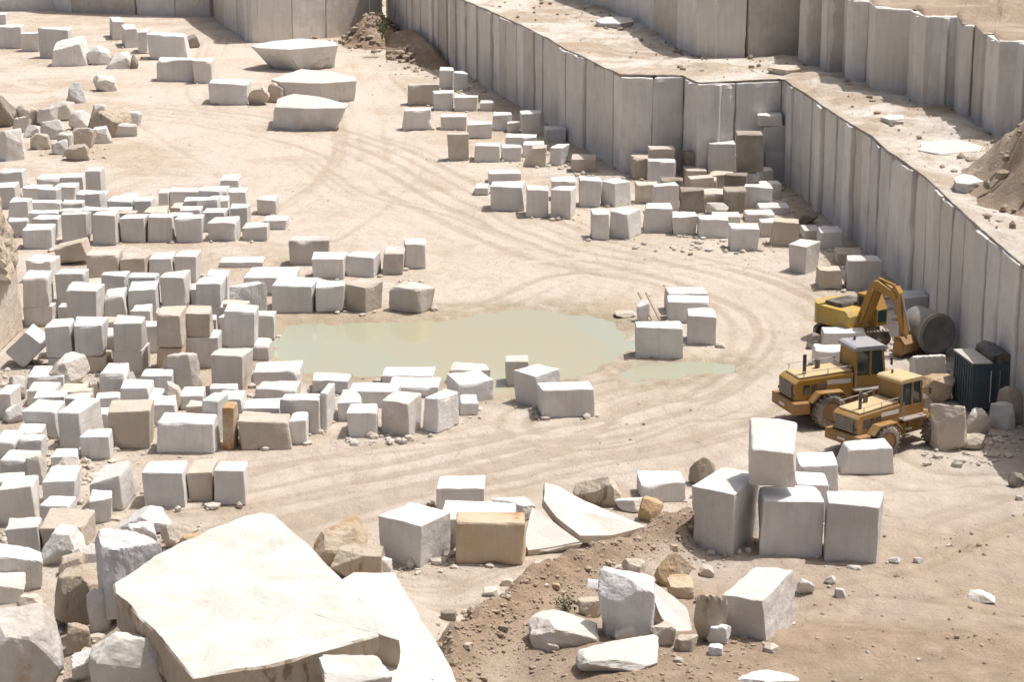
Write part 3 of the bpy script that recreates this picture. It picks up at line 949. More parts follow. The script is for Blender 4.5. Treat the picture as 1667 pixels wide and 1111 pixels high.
blk(346, 398, 580, 643, 'tall white block with yellow stain at the middle yard corner', 'p', group=G_Y, s=14, d=1.5)

G_N = 'blocks of the near yard'
row('{t} limestone block, {o} from the pond in the near yard back line', [
    (331, 356, 653, 722, dict(s=18, d=1.5)), (294, 329, 642, 668), (229, 271, 650, 676), (204, 254, 632, 668), (158, 203, 608, 656, dict(rough=2)), (46, 104, 612, 636)], G_N)
row('{t} low limestone block, {o} from the boulders in the near yard middle line', [
    (96, 149, 637, 662, dict(tone='b')), (46, 90, 636, 662), (-4, 20, 642, 684)], G_N, 'w')
row('{t} limestone block, {o} from the pond in the near yard front line', [
    (257, 349, 688, 739, dict(s=None, r0=0.1, d=1.8)), (178, 243, 670, 733, dict(tone='b')), (97, 138, 672, 733, dict(s=36, d=2.3, corner={5: (-.16, 0, 0), 7: (-.16, 0, 0)})), (42, 94, 668, 714, dict(rough=1.7)), (27, 68, 705, 730), (-8, 26, 718, 748)], G_N)
blk(372, 390, 664, 733, 'narrow block with dark rust face wedged between near yard rows', 'r', group=G_N, d=0.9)
row('{t} limestone block, {o} from the road in the separate roadside line', [
    (350, 399, 767, 823), (307, 345, 769, 817, dict(tone='b')), (234, 301, 769, 826), (75, 122, 782, 833, dict(s=11)), (0, 56, 794, 857, dict(s=None, rough=1.5)), (0, 52, 750, 790, dict(tone='g'))], G_N)
blk(150, 204, 782, 831, 'slanting wedge-cut block with bright side at the separate roadside line', 'g', group=G_N, s=24, corner={4: (0, 0, -0.16), 5: (-0.12, 0, 0.2), 7: (-0.16, 0, 0.2)})
blk(68, 138, 860, 900, 'beige block with broad flat top before the roadside line', 'b', group=G_N, rough=1.6, d=2.0)

G_F = 'blocks at the near side of the road'
blk(617, 682, 857, 926, 'white block with two faces showing, beside the orange-stained block', 'w', s=52, d=1.9, group=G_F)
blk(742, 853, 850, 920, 'block with bright orange rust face near the curved white slabs', 'r', group=G_F, d=1.2, r0=0.09)
blk(718, 838, 840, 896, 'broad white block with hole in its top behind orange block', 'w', group=G_F, d=1.7)
blk(712, 789, 796, 842, 'white block with bright top at the back of orange block cluster', 'w', group=G_F, d=1.6)
blk(1043, 1116, 787, 818, 'low greenish white block between curved slab and dark boulder', 'w', group=G_F, d=1.6)
blk(1126, 1190, 803, 906, 'large dark-sided block seen by its corner on the spoil ridge', 'g', s=46, d=2.6, group=G_F, r0=0.03)
blk(1238, 1336, 815, 906, 'cube block under the leaning tall block on the raised ground', 'g', group=G_F, d=1.7)
blk(1341, 1431, 821, 916, 'clean cube block with bright flat top at the end of trio', 'g', group=G_F, d=1.55, r0=0.035, yaw=-9)
blk(1214, 1290, 742, 812, 'tall block tipped forward on top of the cube, broad bright top', 'w', group=G_F, g=898, d=1.7, tilt=(22, 0), yaw=-8)
blk(1296, 1350, 790, 850, 'white block behind the trio with only its top showing', 'w', group=G_F, d=1.7)
blk(1297, 1366, 757, 800, 'broken white block behind the trio toward the loaders', 'w', group=G_F, d=1.7, rough=2)
blk(1370, 1456, 738, 773, 'white block tapering to a flat narrow top before the front loader', 'w', group=G_F, d=1.7, corner={4: (0.12, 0, 0.12), 5: (-0.06, 0, 0.3), 6: (0.12, -0.1, 0.1), 7: (-0.12, -0.1, 0.25)})
blk(1178, 1252, 945, 1043, 'large block with chipped bright side face below the trio', 'g', group=G_F, s=48, d=2.6, rough=2, corner={5: (-.17, 0, 0), 7: (-.17, 0, 0)})

# blocks must not stand inside one another: push apart what overlaps on the ground
def corners2(b):
    return [b['c'] + rot2((sx * b['w'] / 2, sy * b['d'] / 2), b['th']) for sx, sy in ((-1, -1), (1, -1), (1, 1), (-1, 1))]
def mtv(a, b):
    ca, cb = corners2(a), corners2(b)
    best, ax = 1e9, None
    for th in (a['th'], a['th'] + math.pi / 2, b['th'], b['th'] + math.pi / 2):
        n = np.array([math.cos(th), math.sin(th)])
        pa, pb = [c @ n for c in ca], [c @ n for c in cb]
        ov = min(max(pa), max(pb)) - max(min(pa), min(pb))
        if ov <= 0:
            return 0, None
        if ov < best:
            best, ax = ov, n
    if (b['c'] - a['c']) @ ax < 0:
        ax = -ax
    return best, ax
for it in range(40):
    moved = 0
    for i, a in enumerate(BL):
        for b in BL[i + 1:]:
            if a['stack'] != b['stack']:
                continue
            if np.linalg.norm(a['c'] - b['c']) > (a['w'] + a['d'] + b['w'] + b['d']) / 2:
                continue
            if a['z'] + a['h'] < b['z'] + 0.1 or b['z'] + b['h'] < a['z'] + 0.1:
                continue
            ov, ax = mtv(a, b)
            if ov > 0.01:
                moved += 1
                # thin the nearer one first, else share the push
                nr, fr = (a, b) if a['c'][1] < b['c'][1] else (b, a)
                if abs(ax[1]) > 0.75 and nr['d'] > 0.95 and it < 12:
                    cut = min(ov, nr['d'] - 0.9)
                    nr['d'] -= cut
                    nr['c'] = nr['c'] - rot2((0, cut / 2), nr['th'])
                elif abs(ax[0]) > 0.75 and ov < 0.3 and it < 12:
                    for q in (a, b):
                        q['w'] -= ov * 0.52
                else:
                    a['c'] = a['c'] - ax * ov * 0.5
                    b['c'] = b['c'] + ax * ov * 0.5
    if not moved:
        break
for b in BL:
    if not b['stack']:
        b['z'] = min(tz(*c) for c in corners2(b) + [b['c']]) - 0.02
# what stands on another block rests on its top
for b in sorted([b for b in BL if b['stack']], key=lambda q: q['z']):
    tops = [a['z'] + a['h'] for a in BL if a is not b and a['z'] < b['z'] - 0.15 and mtv(a, b)[0] > 0.15 and abs(a['z'] + a['h'] - b['z']) < 0.7]
    if tops:
        b['z'] = max(tops) - 0.015
for b in BL:
    n = 14 if b['px'] > 60 else (10 if b['px'] > 30 else 8)
    V, F = block_mesh(b['w'], b['d'], b['h'], b['seed'], n=n, rough=b['rough'] * 1.45, r0=b['r0'] * 1.15, skew=0.07 * min(b['rough'], 1.5), corner=b['corner'])
    tx, ty = R(b['tilt'][0]), R(b['tilt'][1])
    z = b['z']
    if tx or ty:
        Rm = np.array(Matrix.Rotation(tx, 3, 'X') @ Matrix.Rotation(ty, 3, 'Y'))
        V = (V - np.array([0, 0, b['h'] / 2])) @ Rm.T
        V[:, 2] -= V[:, 2].min()
    o = mk(b['name'], V, F, b['tone'], None, (b['c'][0], b['c'][1], z), (0, 0, b['th']))
    tag(o, b['label'], 'stone block', b['group'])
# ------------------------------------------------------------------ broken rocks
RK = []
def rock(xl, xr, yt, yb, label, tone='w', d=None, boxy=0.0, planes=15, rough=0.06, group='broken rocks about the quarry', zb=None, seed=None, yaw=None, name='broken_rock', cat='rock', sink=0.06):
    _seed[0] += 1
    sd = seed or _seed[0]
    xc = (xl + xr) / 2
    p = hit(xc, yb) if zb is None else at_z(xc, yb, zb)
    w = (xr - xl) / ppm(p)
    d = d if d else 0.8 * w
    pm = p.copy()
    dr = p[:2] / np.linalg.norm(p[:2])
    pm[:2] += dr * d * 0.42
    h = max(0.22 * w, h_at(xc, yt, pm) - p[2])
    sub = 5 if (xr - xl) > 60 else 4
    V, F = rock_mesh(w, d, h, sd, sub, planes, rough, boxy)
    c = p[:2] + dr * d * 0.45
    z = (tz(*c) if zb is None else zb) - sink * h
    RK.append((c[0], c[1], 0.5 * max(w, d)))
    o = mk(name, V, F, tone, None, (c[0], c[1], z), (0, 0, -math.atan2(c[0], c[1]) + (R(yaw) if yaw else 0)))
    return tag(o, label, cat, group)

GA = 'broken rocks at the far end of the pit'
rock(84, 146, 57, 108, 'rough white boulder at the end of the short far line', 'w', boxy=.6, group=GA)
rock(140, 182, 72, 106, 'pale jagged rock between rough boulder and rounded white rock', 'w', group=GA)
rock(172, 214, 82, 112, 'rounded white rock beside a small brown stump of stone', 's', group=GA)
rock(211, 226, 86, 112, 'small brown upright stone beside rounded white rock', 'd', group=GA)
rock(300, 326, 54, 78, 'dark rough lump at the end of the slanting block line', 'd', group=GA)
rock(108, 142, 131, 168, 'pointed grey rock near the flat white rock on open ground', 'g', planes=12, group=GA)
rock(152, 191, 121, 149, 'flat white rock behind the pointed grey rock', 's', boxy=.5, group=GA)
GB = 'rocks of the broken heap by the rear yard'
rock(82, 124, 162, 197, 'white rock on top of the broken heap', 's', boxy=.4, group=GB)
rock(66, 106, 192, 227, 'slanted grey rock in the front of broken heap', 'g', boxy=.6, group=GB)
rock(93, 121, 214, 245, 'narrow white faced rock leaning in the broken heap', 's', boxy=.8, group=GB)
rock(112, 150, 176, 212, 'pinkish white rock behind the square beige rock of the heap', 'w', group=GB)
rock(116, 158, 204, 242, 'square beige rock in the broken heap front', 'b', boxy=.9, group=GB)
rock(104, 146, 232, 263, 'brown beige rock at the foot of the broken heap', 'b', group=GB)
rock(144, 216, 176, 224, 'rough brown grey boulder at the end of broken heap', 'v', group=GB)
rock(178, 224, 196, 223, 'white slab-like rock leaning on the rough brown boulder', 's', boxy=.9, group=GB, d=0.9)
rock(-6, 42, 206, 262, 'large pale rock at the outer end of the broken heap', 'w', boxy=.8, group=GB)
rock(-14, 30, 148, 208, 'dark brown boulder behind the broken heap', 'd', group=GB)
rock(28, 64, 168, 204, 'beige rock beside the dark brown boulder', 'b', group=GB)
rock(38, 64, 202, 224, 'small white rock between pale rock and slanted grey rock', 's', group=GB)
for a in ((60, 96, 170, 204, 'white angular chunk wedged behind the heap top rock', 's'), (148, 178, 168, 196, 'white angular chunk behind the rough brown boulder', 's'), (84, 112, 226, 252, 'grey angular chunk in the heap foot', 'g'),
          (50, 84, 214, 244, 'beige angular chunk beside slanted grey rock', 'b'), (150, 184, 204, 234, 'white angular chunk in front of rough brown boulder', 'w'), (20, 52, 186, 216, 'white broken chunk between beige rock and pale rock', 's'), (196, 232, 178, 206, 'grey chunk at the outer tip of the heap', 'g')):
    rock(*a, boxy=.8, group=GB)
GC = 'rocks round the great flat slabs on the far floor'
rock(470, 538, 77, 113, 'white rounded boulder leaning on the undercut slab', 's', boxy=.3, group=GC, d=1.6)
rock(402, 440, 136, 172, 'beige cracked rock beside the broad flat-topped block', 'b', group=GC)
rock(430, 466, 132, 168, 'beige white rock against the slab with beige end', 'b', group=GC)
rock(1148, 1186, 328, 350, 'low white rock before the broad beige boulder block', 's', group='rocks by the bench')
rock(1290, 1332, 338, 366, 'dark brown low rock at the foot of the panelled wall', 'd', group='rocks by the bench')
rock(1120, 1166, 742, 794, 'dark rough boulder behind the large corner-seen block', 'd', group='rocks by the spoil ridge')
GD = 'rocks of the middle and near yard'
rock(374, 436, 455, 530, 'pale tilted rock with sloping flat face in the middle yard', 'w', boxy=.9, planes=10, group=GD, d=1.2)
rock(264, 332, 568, 640, 'boulder with white top and rusty front in the near yard', 'p', boxy=.6, group=GD, d=1.7)
rock(70, 148, 576, 634, 'rounded beige boulder with yellow stain below the front stacks', 'p', group=GD, d=1.6)
rock(145, 170, 614, 656, 'small rounded beige stone beside the stacks', 'b', group=GD)
rock(12, 46, 610, 652, 'small white jagged rock near the diamond block', 's', group=GD)
rock(6, 42, 656, 690, 'white rock behind the near yard front line', 'w', group=GD)
rock(196, 226, 602, 652, 'pale green-grey rounded rock between near yard blocks', 'g', group=GD)
rock(266, 302, 618, 670, 'beige irregular stone with notched top in near yard', 'b', group=GD, planes=8)
rock(150, 198, 658, 674, 'flat beige slab lying among the near yard blocks', 'b', boxy=.8, group=GD)
rock(92, 134, 742, 778, 'white split rock between roadside line and near yard', 's', group=GD)
rock(44, 78, 736, 790, 'white leaning rock beside grey block of roadside line', 's', boxy=.7, group=GD)
GE = 'rocks about the great foreground slab'
rock(188, 282, 826, 874, 'grey humped rock behind the leaning grey slab', 'g', group=GE)
rock(68, 142, 858, 922, 'rough whitish boulder before the beige flat-topped block', 'w', group=GE)
rock(160, 268, 862, 1002, 'large grey leaning slab-like rock beside the great slab', 'g', boxy=1.0, planes=10, group=GE, d=1.4)
rock(116, 170, 884, 930, 'pale rock with bright flat top beside leaning grey rock', 's', boxy=.8, group=GE)
rock(262, 326, 848, 898, 'low rubble rock with pale top behind great slab', 'b', group=GE)
rock(-24, 72, 884, 966, 'grey rock with sloping shoulder behind the bright bluish rock', 'g', boxy=.7, group=GE)
rock(-30, 44, 934, 984, 'bright bluish white rock before the sloping grey rock', 's', boxy=.7, group=GE)
rock(90, 172, 918, 1022, 'brown striped rock with dark cracks below leaning grey rock', 'v', boxy=.5, group=GE, d=1.5)
rock(144, 186, 956, 1034, 'grey rock between striped rock and the great slab', 'g', boxy=.7, group=GE)
rock(-60, 108, 985, 1150, 'big pale boulder with rusty hollow at the yard corner', 'p', boxy=.6, group=GE, d=2.4)
rock(150, 290, 1022, 1175, 'large pale rock propping the great slab at its side', 's', boxy=.7, group=GE, d=1.9)
rock(505, 602, 846, 924, 'orange rusty boulder beside the great slab', 'r', group=GE)
rock(536, 630, 888, 944, 'brown sided slab rock under the orange boulder', 'v', boxy=.9, group=GE, d=1.2)
GF = 'rocks behind the spoil ridge'
rock(800, 872, 806, 850, 'flat white rock between holed block and curved slabs', 's', boxy=.5, group=GF)
rock(932, 1012, 770, 826, 'dark wedge rock behind the curved white slab', 'v', planes=12, group=GF)
rock(1000, 1060, 808, 836, 'pale flat rock beside the small orange rock', 's', group=GF)
rock(1038, 1080, 810, 852, 'small orange rock on the spoil ridge top', 'r', group=GF)
GG = 'rocks on the near spoil ground'
rock(1064, 1128, 898, 958, 'brown triangular rock below the corner-seen block', 'r', planes=12, group=GG)
rock(972, 1066, 920, 1042, 'cracked white chunk with shaded front on the spoil slope', 'w', boxy=.5, group=GG)
rock(1128, 1184, 956, 1048, 'broken brownish rock beside the chipped large block', 'v', group=GG)
rock(858, 976, 994, 1054, 'long low white rock half buried in the spoil slope', 's', boxy=.4, group=GG, sink=.25)
rock(936, 1074, 1042, 1096, 'flat white rock half buried in the near gravel', 's', group=GG, sink=.3)
rock(1200, 1300, 1088, 1126, 'pale flat rock end at the low side of spoil ground', 's', group=GG, sink=.3)
rock(1296, 1326, 940, 970, 'small pale stone behind the chipped large block', 'w', group=GG)
for a in ((1446, 1466, 904, 918, 'small white stone by the end cube on raised ground'), (1486, 1502, 906, 918, 'tiny white stone on brown ground beyond end cube'),
          (1566, 1620, 960, 982, 'flat pale stone lying alone on the brown raised ground'), (1340, 1362, 935, 952, 'pale pebble-like stone below the end cube'), (1358, 1378, 955, 974, 'angular white stone below the end cube')):
    rock(*a, 's', group=GG, sink=.2)
for a in ((1000, 1040, 1008, 1046, 'jagged white rock at the foot of the cracked chunk', 's'), (1060, 1100, 1010, 1052, 'jagged beige rock under the leaning split slab', 'b'), (1096, 1136, 1030, 1062, 'brown jagged rock at the split slab end', 'v'),
          (1150, 1190, 1010, 1050, 'pale jagged rock wedged beside the chipped large block', 'w'), (940, 985, 965, 1005, 'beige rock behind the long half-buried white rock', 'b'), (1085, 1130, 935, 975, 'brown rock behind the white faced split slab', 'r'),
          (1010, 1050, 905, 945, 'tan rock on the slope behind the cracked chunk', 'b')):
    rock(*a, boxy=.4, group=GG, sink=.15)
for a in ((96, 140, 900, 940, 'small beige rock before the rough whitish boulder', 'b'), (210, 258, 850, 892, 'pale angular rock beside the grey humped rock', 'w'), (28, 72, 965, 1000, 'beige angular rock below the bright bluish rock', 'b'), (108, 150, 1010, 1062, 'rough brown rock at the foot of the striped rock', 'v'),
          (118, 160, 1060, 1110, 'pale angular rock beside the big rusty-hollow boulder', 'w'), (290, 340, 868, 902, 'brown rock tucked behind the great slab corner', 'r'), (600, 640, 905, 940, 'small angular white rock beside the two-faced block', 's')):
    rock(*a, boxy=.6, group=GE, sink=.1)
rr_ = random.Random(77)
CH = [(730, 1012, 26, 'd'), (760, 1002, 18, 'b'), (800, 972, 30, 'w'), (826, 956, 20, 'b'), (852, 948, 16, 'd'), (880, 930, 24, 'b'), (905, 962, 15, 'r'), (940, 925, 18, 'w'), (985, 905, 22, 'b'), (1010, 938, 26, 'b'),
      (1030, 890, 18, 'd'), (1062, 878, 24, 'b'), (1090, 862, 20, 'w'), (1098, 900, 16, 'r'), (965, 960, 22, 'w'), (1150, 940, 26, 'b'), (1140, 985, 20, 'v'), (900, 1062, 22, 'b'), (1020, 1075, 20, 'v'), (1060, 1062, 26, 's'), (1105, 1080, 18, 'b'), (1165, 1068, 24, 'w'), (760, 1060, 16, 'b'), (820, 1030, 18, 'd')]
HINT = {'d': 'dark', 'b': 'beige', 'w': 'white', 'r': 'rusty', 'v': 'brown cracked', 's': 'clean white'}
ANC = [((730, 1030), 'at the ridge foot by the cream slab'), ((798, 905), 'on the ridge below the orange-faced block'), ((905, 890), 'on the ridge below the triangular slab'), ((1000, 880), 'on the ridge below the curved slab'),
       ((922, 985), 'near the small green bush'), ((1095, 930), 'near the triangular brown rock'), ((1160, 900), 'at the foot of the corner-seen block'), ((1240, 1040), 'before the chipped large block'), ((1150, 1000), 'beside the broken brownish rock'),
       ((1010, 1066), 'beside the flat half-buried white rock'), ((900, 1030), 'beside the long half-buried white rock'), ((1110, 1050), 'below the white faced split slab'), ((1065, 850), 'near the small orange rock'), ((1010, 960), 'beside the cracked white chunk')]
_sz = lambda q: 'tiny' if q < 18 else ('small' if q < 23 else 'larger')
for x_, y_, w_, t_ in CH:
    an = min(ANC, key=lambda q: math.hypot(q[0][0] - x_, q[0][1] - y_))[1]
    rock(x_ - w_ / 2, x_ + w_ / 2, y_ - w_ * rr_.uniform(.55, .9), y_, '%s %s stone %s' % (_sz(w_), HINT[t_], an), t_, boxy=.5, group='chunks on the spoil slope', sink=.2)
GH = 'rocks between the loaders and the bench wall'
rock(1508, 1574, 652, 734, 'big beige boulder before the dark container', 'b', boxy=.3, group=GH)
rock(1568, 1612, 666, 710, 'white topped rock between beige boulder and white angular rock', 's', boxy=.6, group=GH)
rock(1608, 1652, 654, 700, 'white angular rock before the container corner', 's', boxy=.5, group=GH)
rock(1556, 1602, 704, 734, 'small beige rock at the foot of the beige boulder', 'b', group=GH)
rock(1498, 1556, 608, 656, 'brown sided slab rock leaning behind the front loader cab', 'r', boxy=.8, planes=10, group=GH)
rock(1618, 1680, 624, 694, 'brown rounded rock with pale rim beside the container', 'v', group=GH)
rock(1478, 1540, 570, 640, 'bright pale slab rock between rear loader and container', 'w', boxy=.8, group=GH, d=1.2)
rock(1312, 1346, 540, 570, 'dark small rock at the side of the excavator blocks', 'd', group=GH)
rock(1640, 1668, 768, 796, 'dark brown stump of rock on the raised ground edge', 'd', group=GH)

# smaller blocks wedged into the gaps of the stock piles
fr = random.Random(404)
def fill(x0, x1, y0, y1, n, tries, tones, label, group, hmin, hmax, size):
    got = 0
    for t in range(tries):
        p = hit(fr.uniform(x0, x1), fr.uniform(y0, y1))
        w, d, h = fr.uniform(*size), fr.uniform(*size), fr.uniform(hmin, hmax)
        q = dict(c=p[:2], w=w + .06, d=d + .06, th=R(fr.uniform(-9, 9)))
        if p[2] < -0.05 or any(math.hypot(p[0] - a, p[1] - b) < r * .8 + .5 * w for a, b, r in RK):
            continue
        if any(not b['stack'] and mtv(q, b)[0] > 0 for b in BL if np.linalg.norm(b['c'] - q['c']) < 4):
            continue
        _seed[0] += 1
        tn = fr.choice(tones)
        V, F = block_mesh(w, d, h, _seed[0], n=10, rough=1.8, r0=.06, skew=.08)
        o = mk('limestone_block', V, F, tn, None, (p[0], p[1], p[2] - .03), (0, 0, q['th']))
        ad = 'tall' if h > 1.15 * max(w, d) else 'squat' if h < .8 * min(w, d) else 'broad' if w > 1.25 * d else 'narrow' if d > 1.25 * w else 'cube-like'
        tag(o, ad + ' ' + label.format(t=TONE[tn]), 'stone block', group)
        BL.append(dict(c=q['c'], w=w, d=d, h=h, th=q['th'], z=p[2], stack=False))
        got += 1
        if got >= n:
            break
fill(84, 435, 500, 600, 14, 500, 'gggwb', '{t} limestone block wedged low in a gap of the middle yard stacks', 'gap blocks of the middle yard', 1.0, 1.7, (0.9, 1.5))
fill(20, 420, 640, 735, 20, 700, 'wwgb', '{t} limestone block wedged low in a gap of the near yard', 'gap blocks of the near yard', 0.7, 1.2, (0.8, 1.5))
fill(30, 410, 335, 392, 10, 500, 'gwgw', '{t} limestone block wedged low in a gap of the rear yard', 'gap blocks of the rear yard', 1.0, 1.6, (0.9, 1.5))
fill(1040, 1245, 262, 345, 16, 500, 'bbdgw', '{t} block wedged low in a gap of the bench corner pile', 'gap blocks of the corner pile', 1.0, 2.0, (1.0, 1.8))
fill(0, 170, 735, 900, 9, 400, 'wwg', '{t} limestone block wedged in a gap of the roadside line', 'gap blocks of the roadside line', 0.7, 1.1, (0.8, 1.3))

# ------------------------------------------------------------------ large slabs
def slab(pts, thick, label, tone='s', seed=1, bot=0.9, shift=(0, 0), along_normal=False, group='great slabs', jit=0.05, step=0.28, edge_tone=None, name='stone_slab', bump=0.03):
    rs = np.random.RandomState(seed)
    W = [at_z(a, b, z) for a, b, z in pts]
    c = np.mean(W, 0)
    ring = []
    for a, b in zip(W, W[1:] + W[:1]):
        n = max(1, int(np.linalg.norm(b - a) / step))
        for k in range(n):
            ring.append(a + (b - a) * k / n)
    ring = np.array(ring)
    nrm = np.zeros(3)
    for a, b in zip(W, W[1:] + W[:1]):
        nrm += np.cross(a - c, b - c)
    nrm /= np.linalg.norm(nrm)
    if nrm[2] < 0:
        nrm = -nrm
        ring = ring[::-1]
    dn = -nrm if along_normal else np.array([0, 0, -1.0])
    n = len(ring)
    dirn = ring - c
    dirn /= np.linalg.norm(dirn, axis=1, keepdims=True)
    def jn(s, a):
        return dirn * (a * fbm(ring * 1.6 + s, seed, 3))[:, None] * 2
    V = [c]
    rings = []
    base = ring + jn(0, jit)
    for f in ((0.12, 0.24, 0.36, 0.48, 0.6, 0.7, 0.8, 0.9, 0.985) if bump > 0.05 else (0.35, 0.7, 0.985)):
        q = c + (base - c) * f + nrm * (bump * fbm((c + (base - c) * f) * 0.7 + seed, seed, 5))[:, None]
        rings.append(q)
    rings.append(c + (base - c) * 1.0 + dn * 0.05)
    sh = np.array([shift[0], shift[1], 0.0])
    for t in (0.3, 0.6, 0.85, 1.0):
        q = c + (base - c) * (1 - (1 - bot) * t) + dn * thick * t + jn(10 + t * 9, jit * 2.4) + sh * t
        rings.append(q)
    for q in rings:
        V.extend(q)
    V.append(np.mean(rings[-1], 0))
    F = []
    for k in range(n):
        k2 = (k + 1) % n
        F.append((0, 1 + k, 1 + k2))
        for r in range(len(rings) - 1):
            a = 1 + r * n
            F.append((a + k, a + n + k, a + n + k2, a + k2))
        a = 1 + (len(rings) - 1) * n
        F.append((a + k, len(V) - 1, a + k2))
    V = np.array(V) - np.array([c[0], c[1], 0])
    zmin = V[:, 2].min()
    V[:, 2] -= zmin
    o = mk(name, V, F, tone, None, (c[0], c[1], zmin))
    if edge_tone:
        o.data.materials.append(M[edge_tone])
        for i, f in enumerate(o.data.polygons):
            if abs(f.normal @ Vector(nrm)) < 0.75:
                f.material_index = 1
    return tag(o, label, 'stone slab', group)

slab([(407, 74, 2.1), (440, 67, 2.1), (490, 62, 2.1), (546, 67, 2.1), (550, 73, 2.1), (470, 80, 2.1), (418, 77, 2.1)], 2.15, 'great undercut slab with bright flat top before the far wall', 's', 3, bot=0.72, shift=(0.8, 0.5), edge_tone='w', jit=0.03)
slab([(442, 129, 1.7), (490, 112, 1.7), (545, 117, 1.7), (577, 125, 1.7), (580, 131, 1.7), (522, 135, 1.7), (456, 133, 1.7)], 1.75, 'great slab with beige rounded end between two bright slabs', 's', 4, bot=0.93, edge_tone='w', jit=0.03)
slab([(447, 174, 1.75), (452, 160, 1.75), (478, 152, 1.75), (520, 157, 1.75), (566, 169, 1.75), (562, 175, 1.75), (500, 176, 1.75)], 1.8, 'wedge-ended bright slab standing alone on the far open floor', 's', 5, bot=0.9, shift=(-0.5, 0.1), edge_tone='w', jit=0.03)
VZ = 3.0
slab([(x, y, 3.5 - (y - 833) / 268.0) for x, y in ((426, 833), (446, 837), (504, 889), (562, 948), (606, 996), (650, 1041), (618, 1034), (515, 1064), (440, 1086), (397, 1091), (314, 1104), (272, 1056), (231, 1008), (186, 968), (184, 950), (266, 898), (397, 839))], 1.25, 'huge flat white slab with broken brown edge on the near rubble', 'slab', 6, bot=0.98, jit=0.035, step=0.16, edge_tone='v', bump=0.14, along_normal=True)
slab([(x, y, 1.75) for x, y in ((545, 950), (575, 933), (642, 932), (660, 962), (684, 1006), (708, 1042), (735, 1089), (752, 1135), (560, 1140), (520, 1040))], 1.0, 'cream white slab lying lower beside the huge flat slab', 's', 7, bot=1.0, jit=0.04, step=0.22, edge_tone='b', bump=0.10)
rock(520, 640, 1078, 1150, 'white rock under the broken edge of huge slab', 's', boxy=.5, group=GE, zb=1.7)
slab([(886, 786, 1.5), (908, 792, 1.42), (950, 815, 1.05), (1052, 858, 0.7), (1000, 872, 0.5), (945, 874, 0.5), (905, 842, 0.9), (884, 815, 1.3)], 0.34, 'large curved white slab leaning with brown edge behind the ridge', 's', 8, bot=1.0, along_normal=True, jit=0.03, edge_tone='b')
slab([(866, 826, 1.0), (882, 836, 0.9), (944, 882, 0.4), (905, 890, 0.3), (860, 897, 0.25), (853, 884, 0.4)], 0.25, 'white triangular slab leaning beside the large curved slab', 's', 9, bot=1.0, along_normal=True, jit=0.03, edge_tone='b')
slab([(1048, 944, 2.2), (1066, 950, 2.15), (1120, 990, 1.75), (1128, 1028, 1.35), (1108, 1044, 1.25), (1078, 1006, 1.7)], 0.45, 'white faced split slab leaning on the cracked chunk', 's', 10, bot=1.0, along_normal=True, jit=0.05, edge_tone='v')
slab([(x, y, Z1 + 0.5) for x, y in ((970, 33), (985, 27), (1028, 28), (1032, 34), (1010, 38), (978, 37))], 0.5, 'thin white slab lying on the far end of terrace', 'w', 12, bot=.9)
slab([(x, y, Z1 + 0.45) for x, y in ((1250, 110), (1262, 105), (1300, 106), (1303, 112), (1280, 114))], 0.45, 'beige slab on the terrace above the corner stack', 'b', 13, bot=.95)
slab([(x, y, Z1 + 0.45) for x, y in ((1434, 191), (1445, 186), (1470, 187), (1470, 194), (1448, 195))], 0.45, 'small grey slab on the terrace before upper stepped face', 'g', 14, bot=.95)
slab([(x, y, Z1 + 0.55) for x, y in ((1553, 290), (1568, 283), (1596, 287), (1602, 295), (1575, 300), (1556, 298))], 0.55, 'white slab on the terrace beside the brown spoil heap', 'w', 15, bot=.9)
slab([(x, y, Z1 + 0.2) for x, y in ((1500, 232), (1555, 226), (1600, 238), (1590, 246), (1530, 250), (1495, 244))], 0.25, 'flat bright rock sheet bare on the terrace near panelled wall', 's', 16, bot=1.0)

# ------------------------------------------------------------------ outcrop, heaps and rubble
p0 = hit(2, 578)
ho = h_at(2, 338, p0) - p0[2]
ro = empty('rock_outcrop', (p0[0] - 3.4, p0[1] + 2.6, 0), 0, 'brown rock outcrop with smooth lower face at the yard edge', 'rock outcrop')
V, F = block_mesh(6.6, 5.0, ho * 0.60, 77, n=14, rough=2.5, r0=0.25, skew=0.05)
mk('lower_face', V, F, 'b', ro, (0, 0, -0.1))
V, F = rock_mesh(7.2, 5.6, ho * 0.55, 78, 5, 12, 0.14, 1.0)
mk('upper_rock', V, F, 'v', ro, (0.35, 0, ho * 0.45))

def heap_mesh(rx, ry, h, seed, n=64):
    V, F = [], []
    g = np.linspace(-1.25, 1.25, n)
    X, Y = np.meshgrid(g, g)
    x, y = X.ravel() * rx, Y.ravel() * ry
    rr = np.hypot(X.ravel(), Y.ravel()) + 0.22 * fbm2(x, y, 0.35, seed, 4)
    z = h * sstep(1.0, 0.05, rr) * (1 + 0.35 * fbm2(x, y, 0.7, seed + 1, 4)) + 0.10 * fbm2(x, y, 2.2, seed + 2, 3) * sstep(1.1, 0.8, rr) - 0.15 * sstep(0.85, 1.15, rr)
    V = np.stack([x, y, z], 1)
    for j in range(n - 1):
        for i in range(n - 1):
            a = j * n + i
            if min(rr[a], rr[a + 1], rr[a + n], rr[a + n + 1]) < 1.06:
                F.append((a, a + 1, a + n + 1, a + n))
    return V, F
def heap(px, py, z, rx, ry, h, label, seed, mat='spoil', rz=0):
    c = at_z(px, py, z)
    V, F = heap_mesh(rx, ry, h, seed)
    o = mk('spoil_heap', V, F, mat, None, (c[0], c[1], z), (0, 0, R(rz)), smooth=True)
    tag(o, label, 'heap', 'spoil heaps')
    return c
HC = heap(612, 66, 0, 3.8, 7.0, 2.6, 'dark brown rubble heap in the far wall corner', 201)
_dv = Btop[0] - b_start
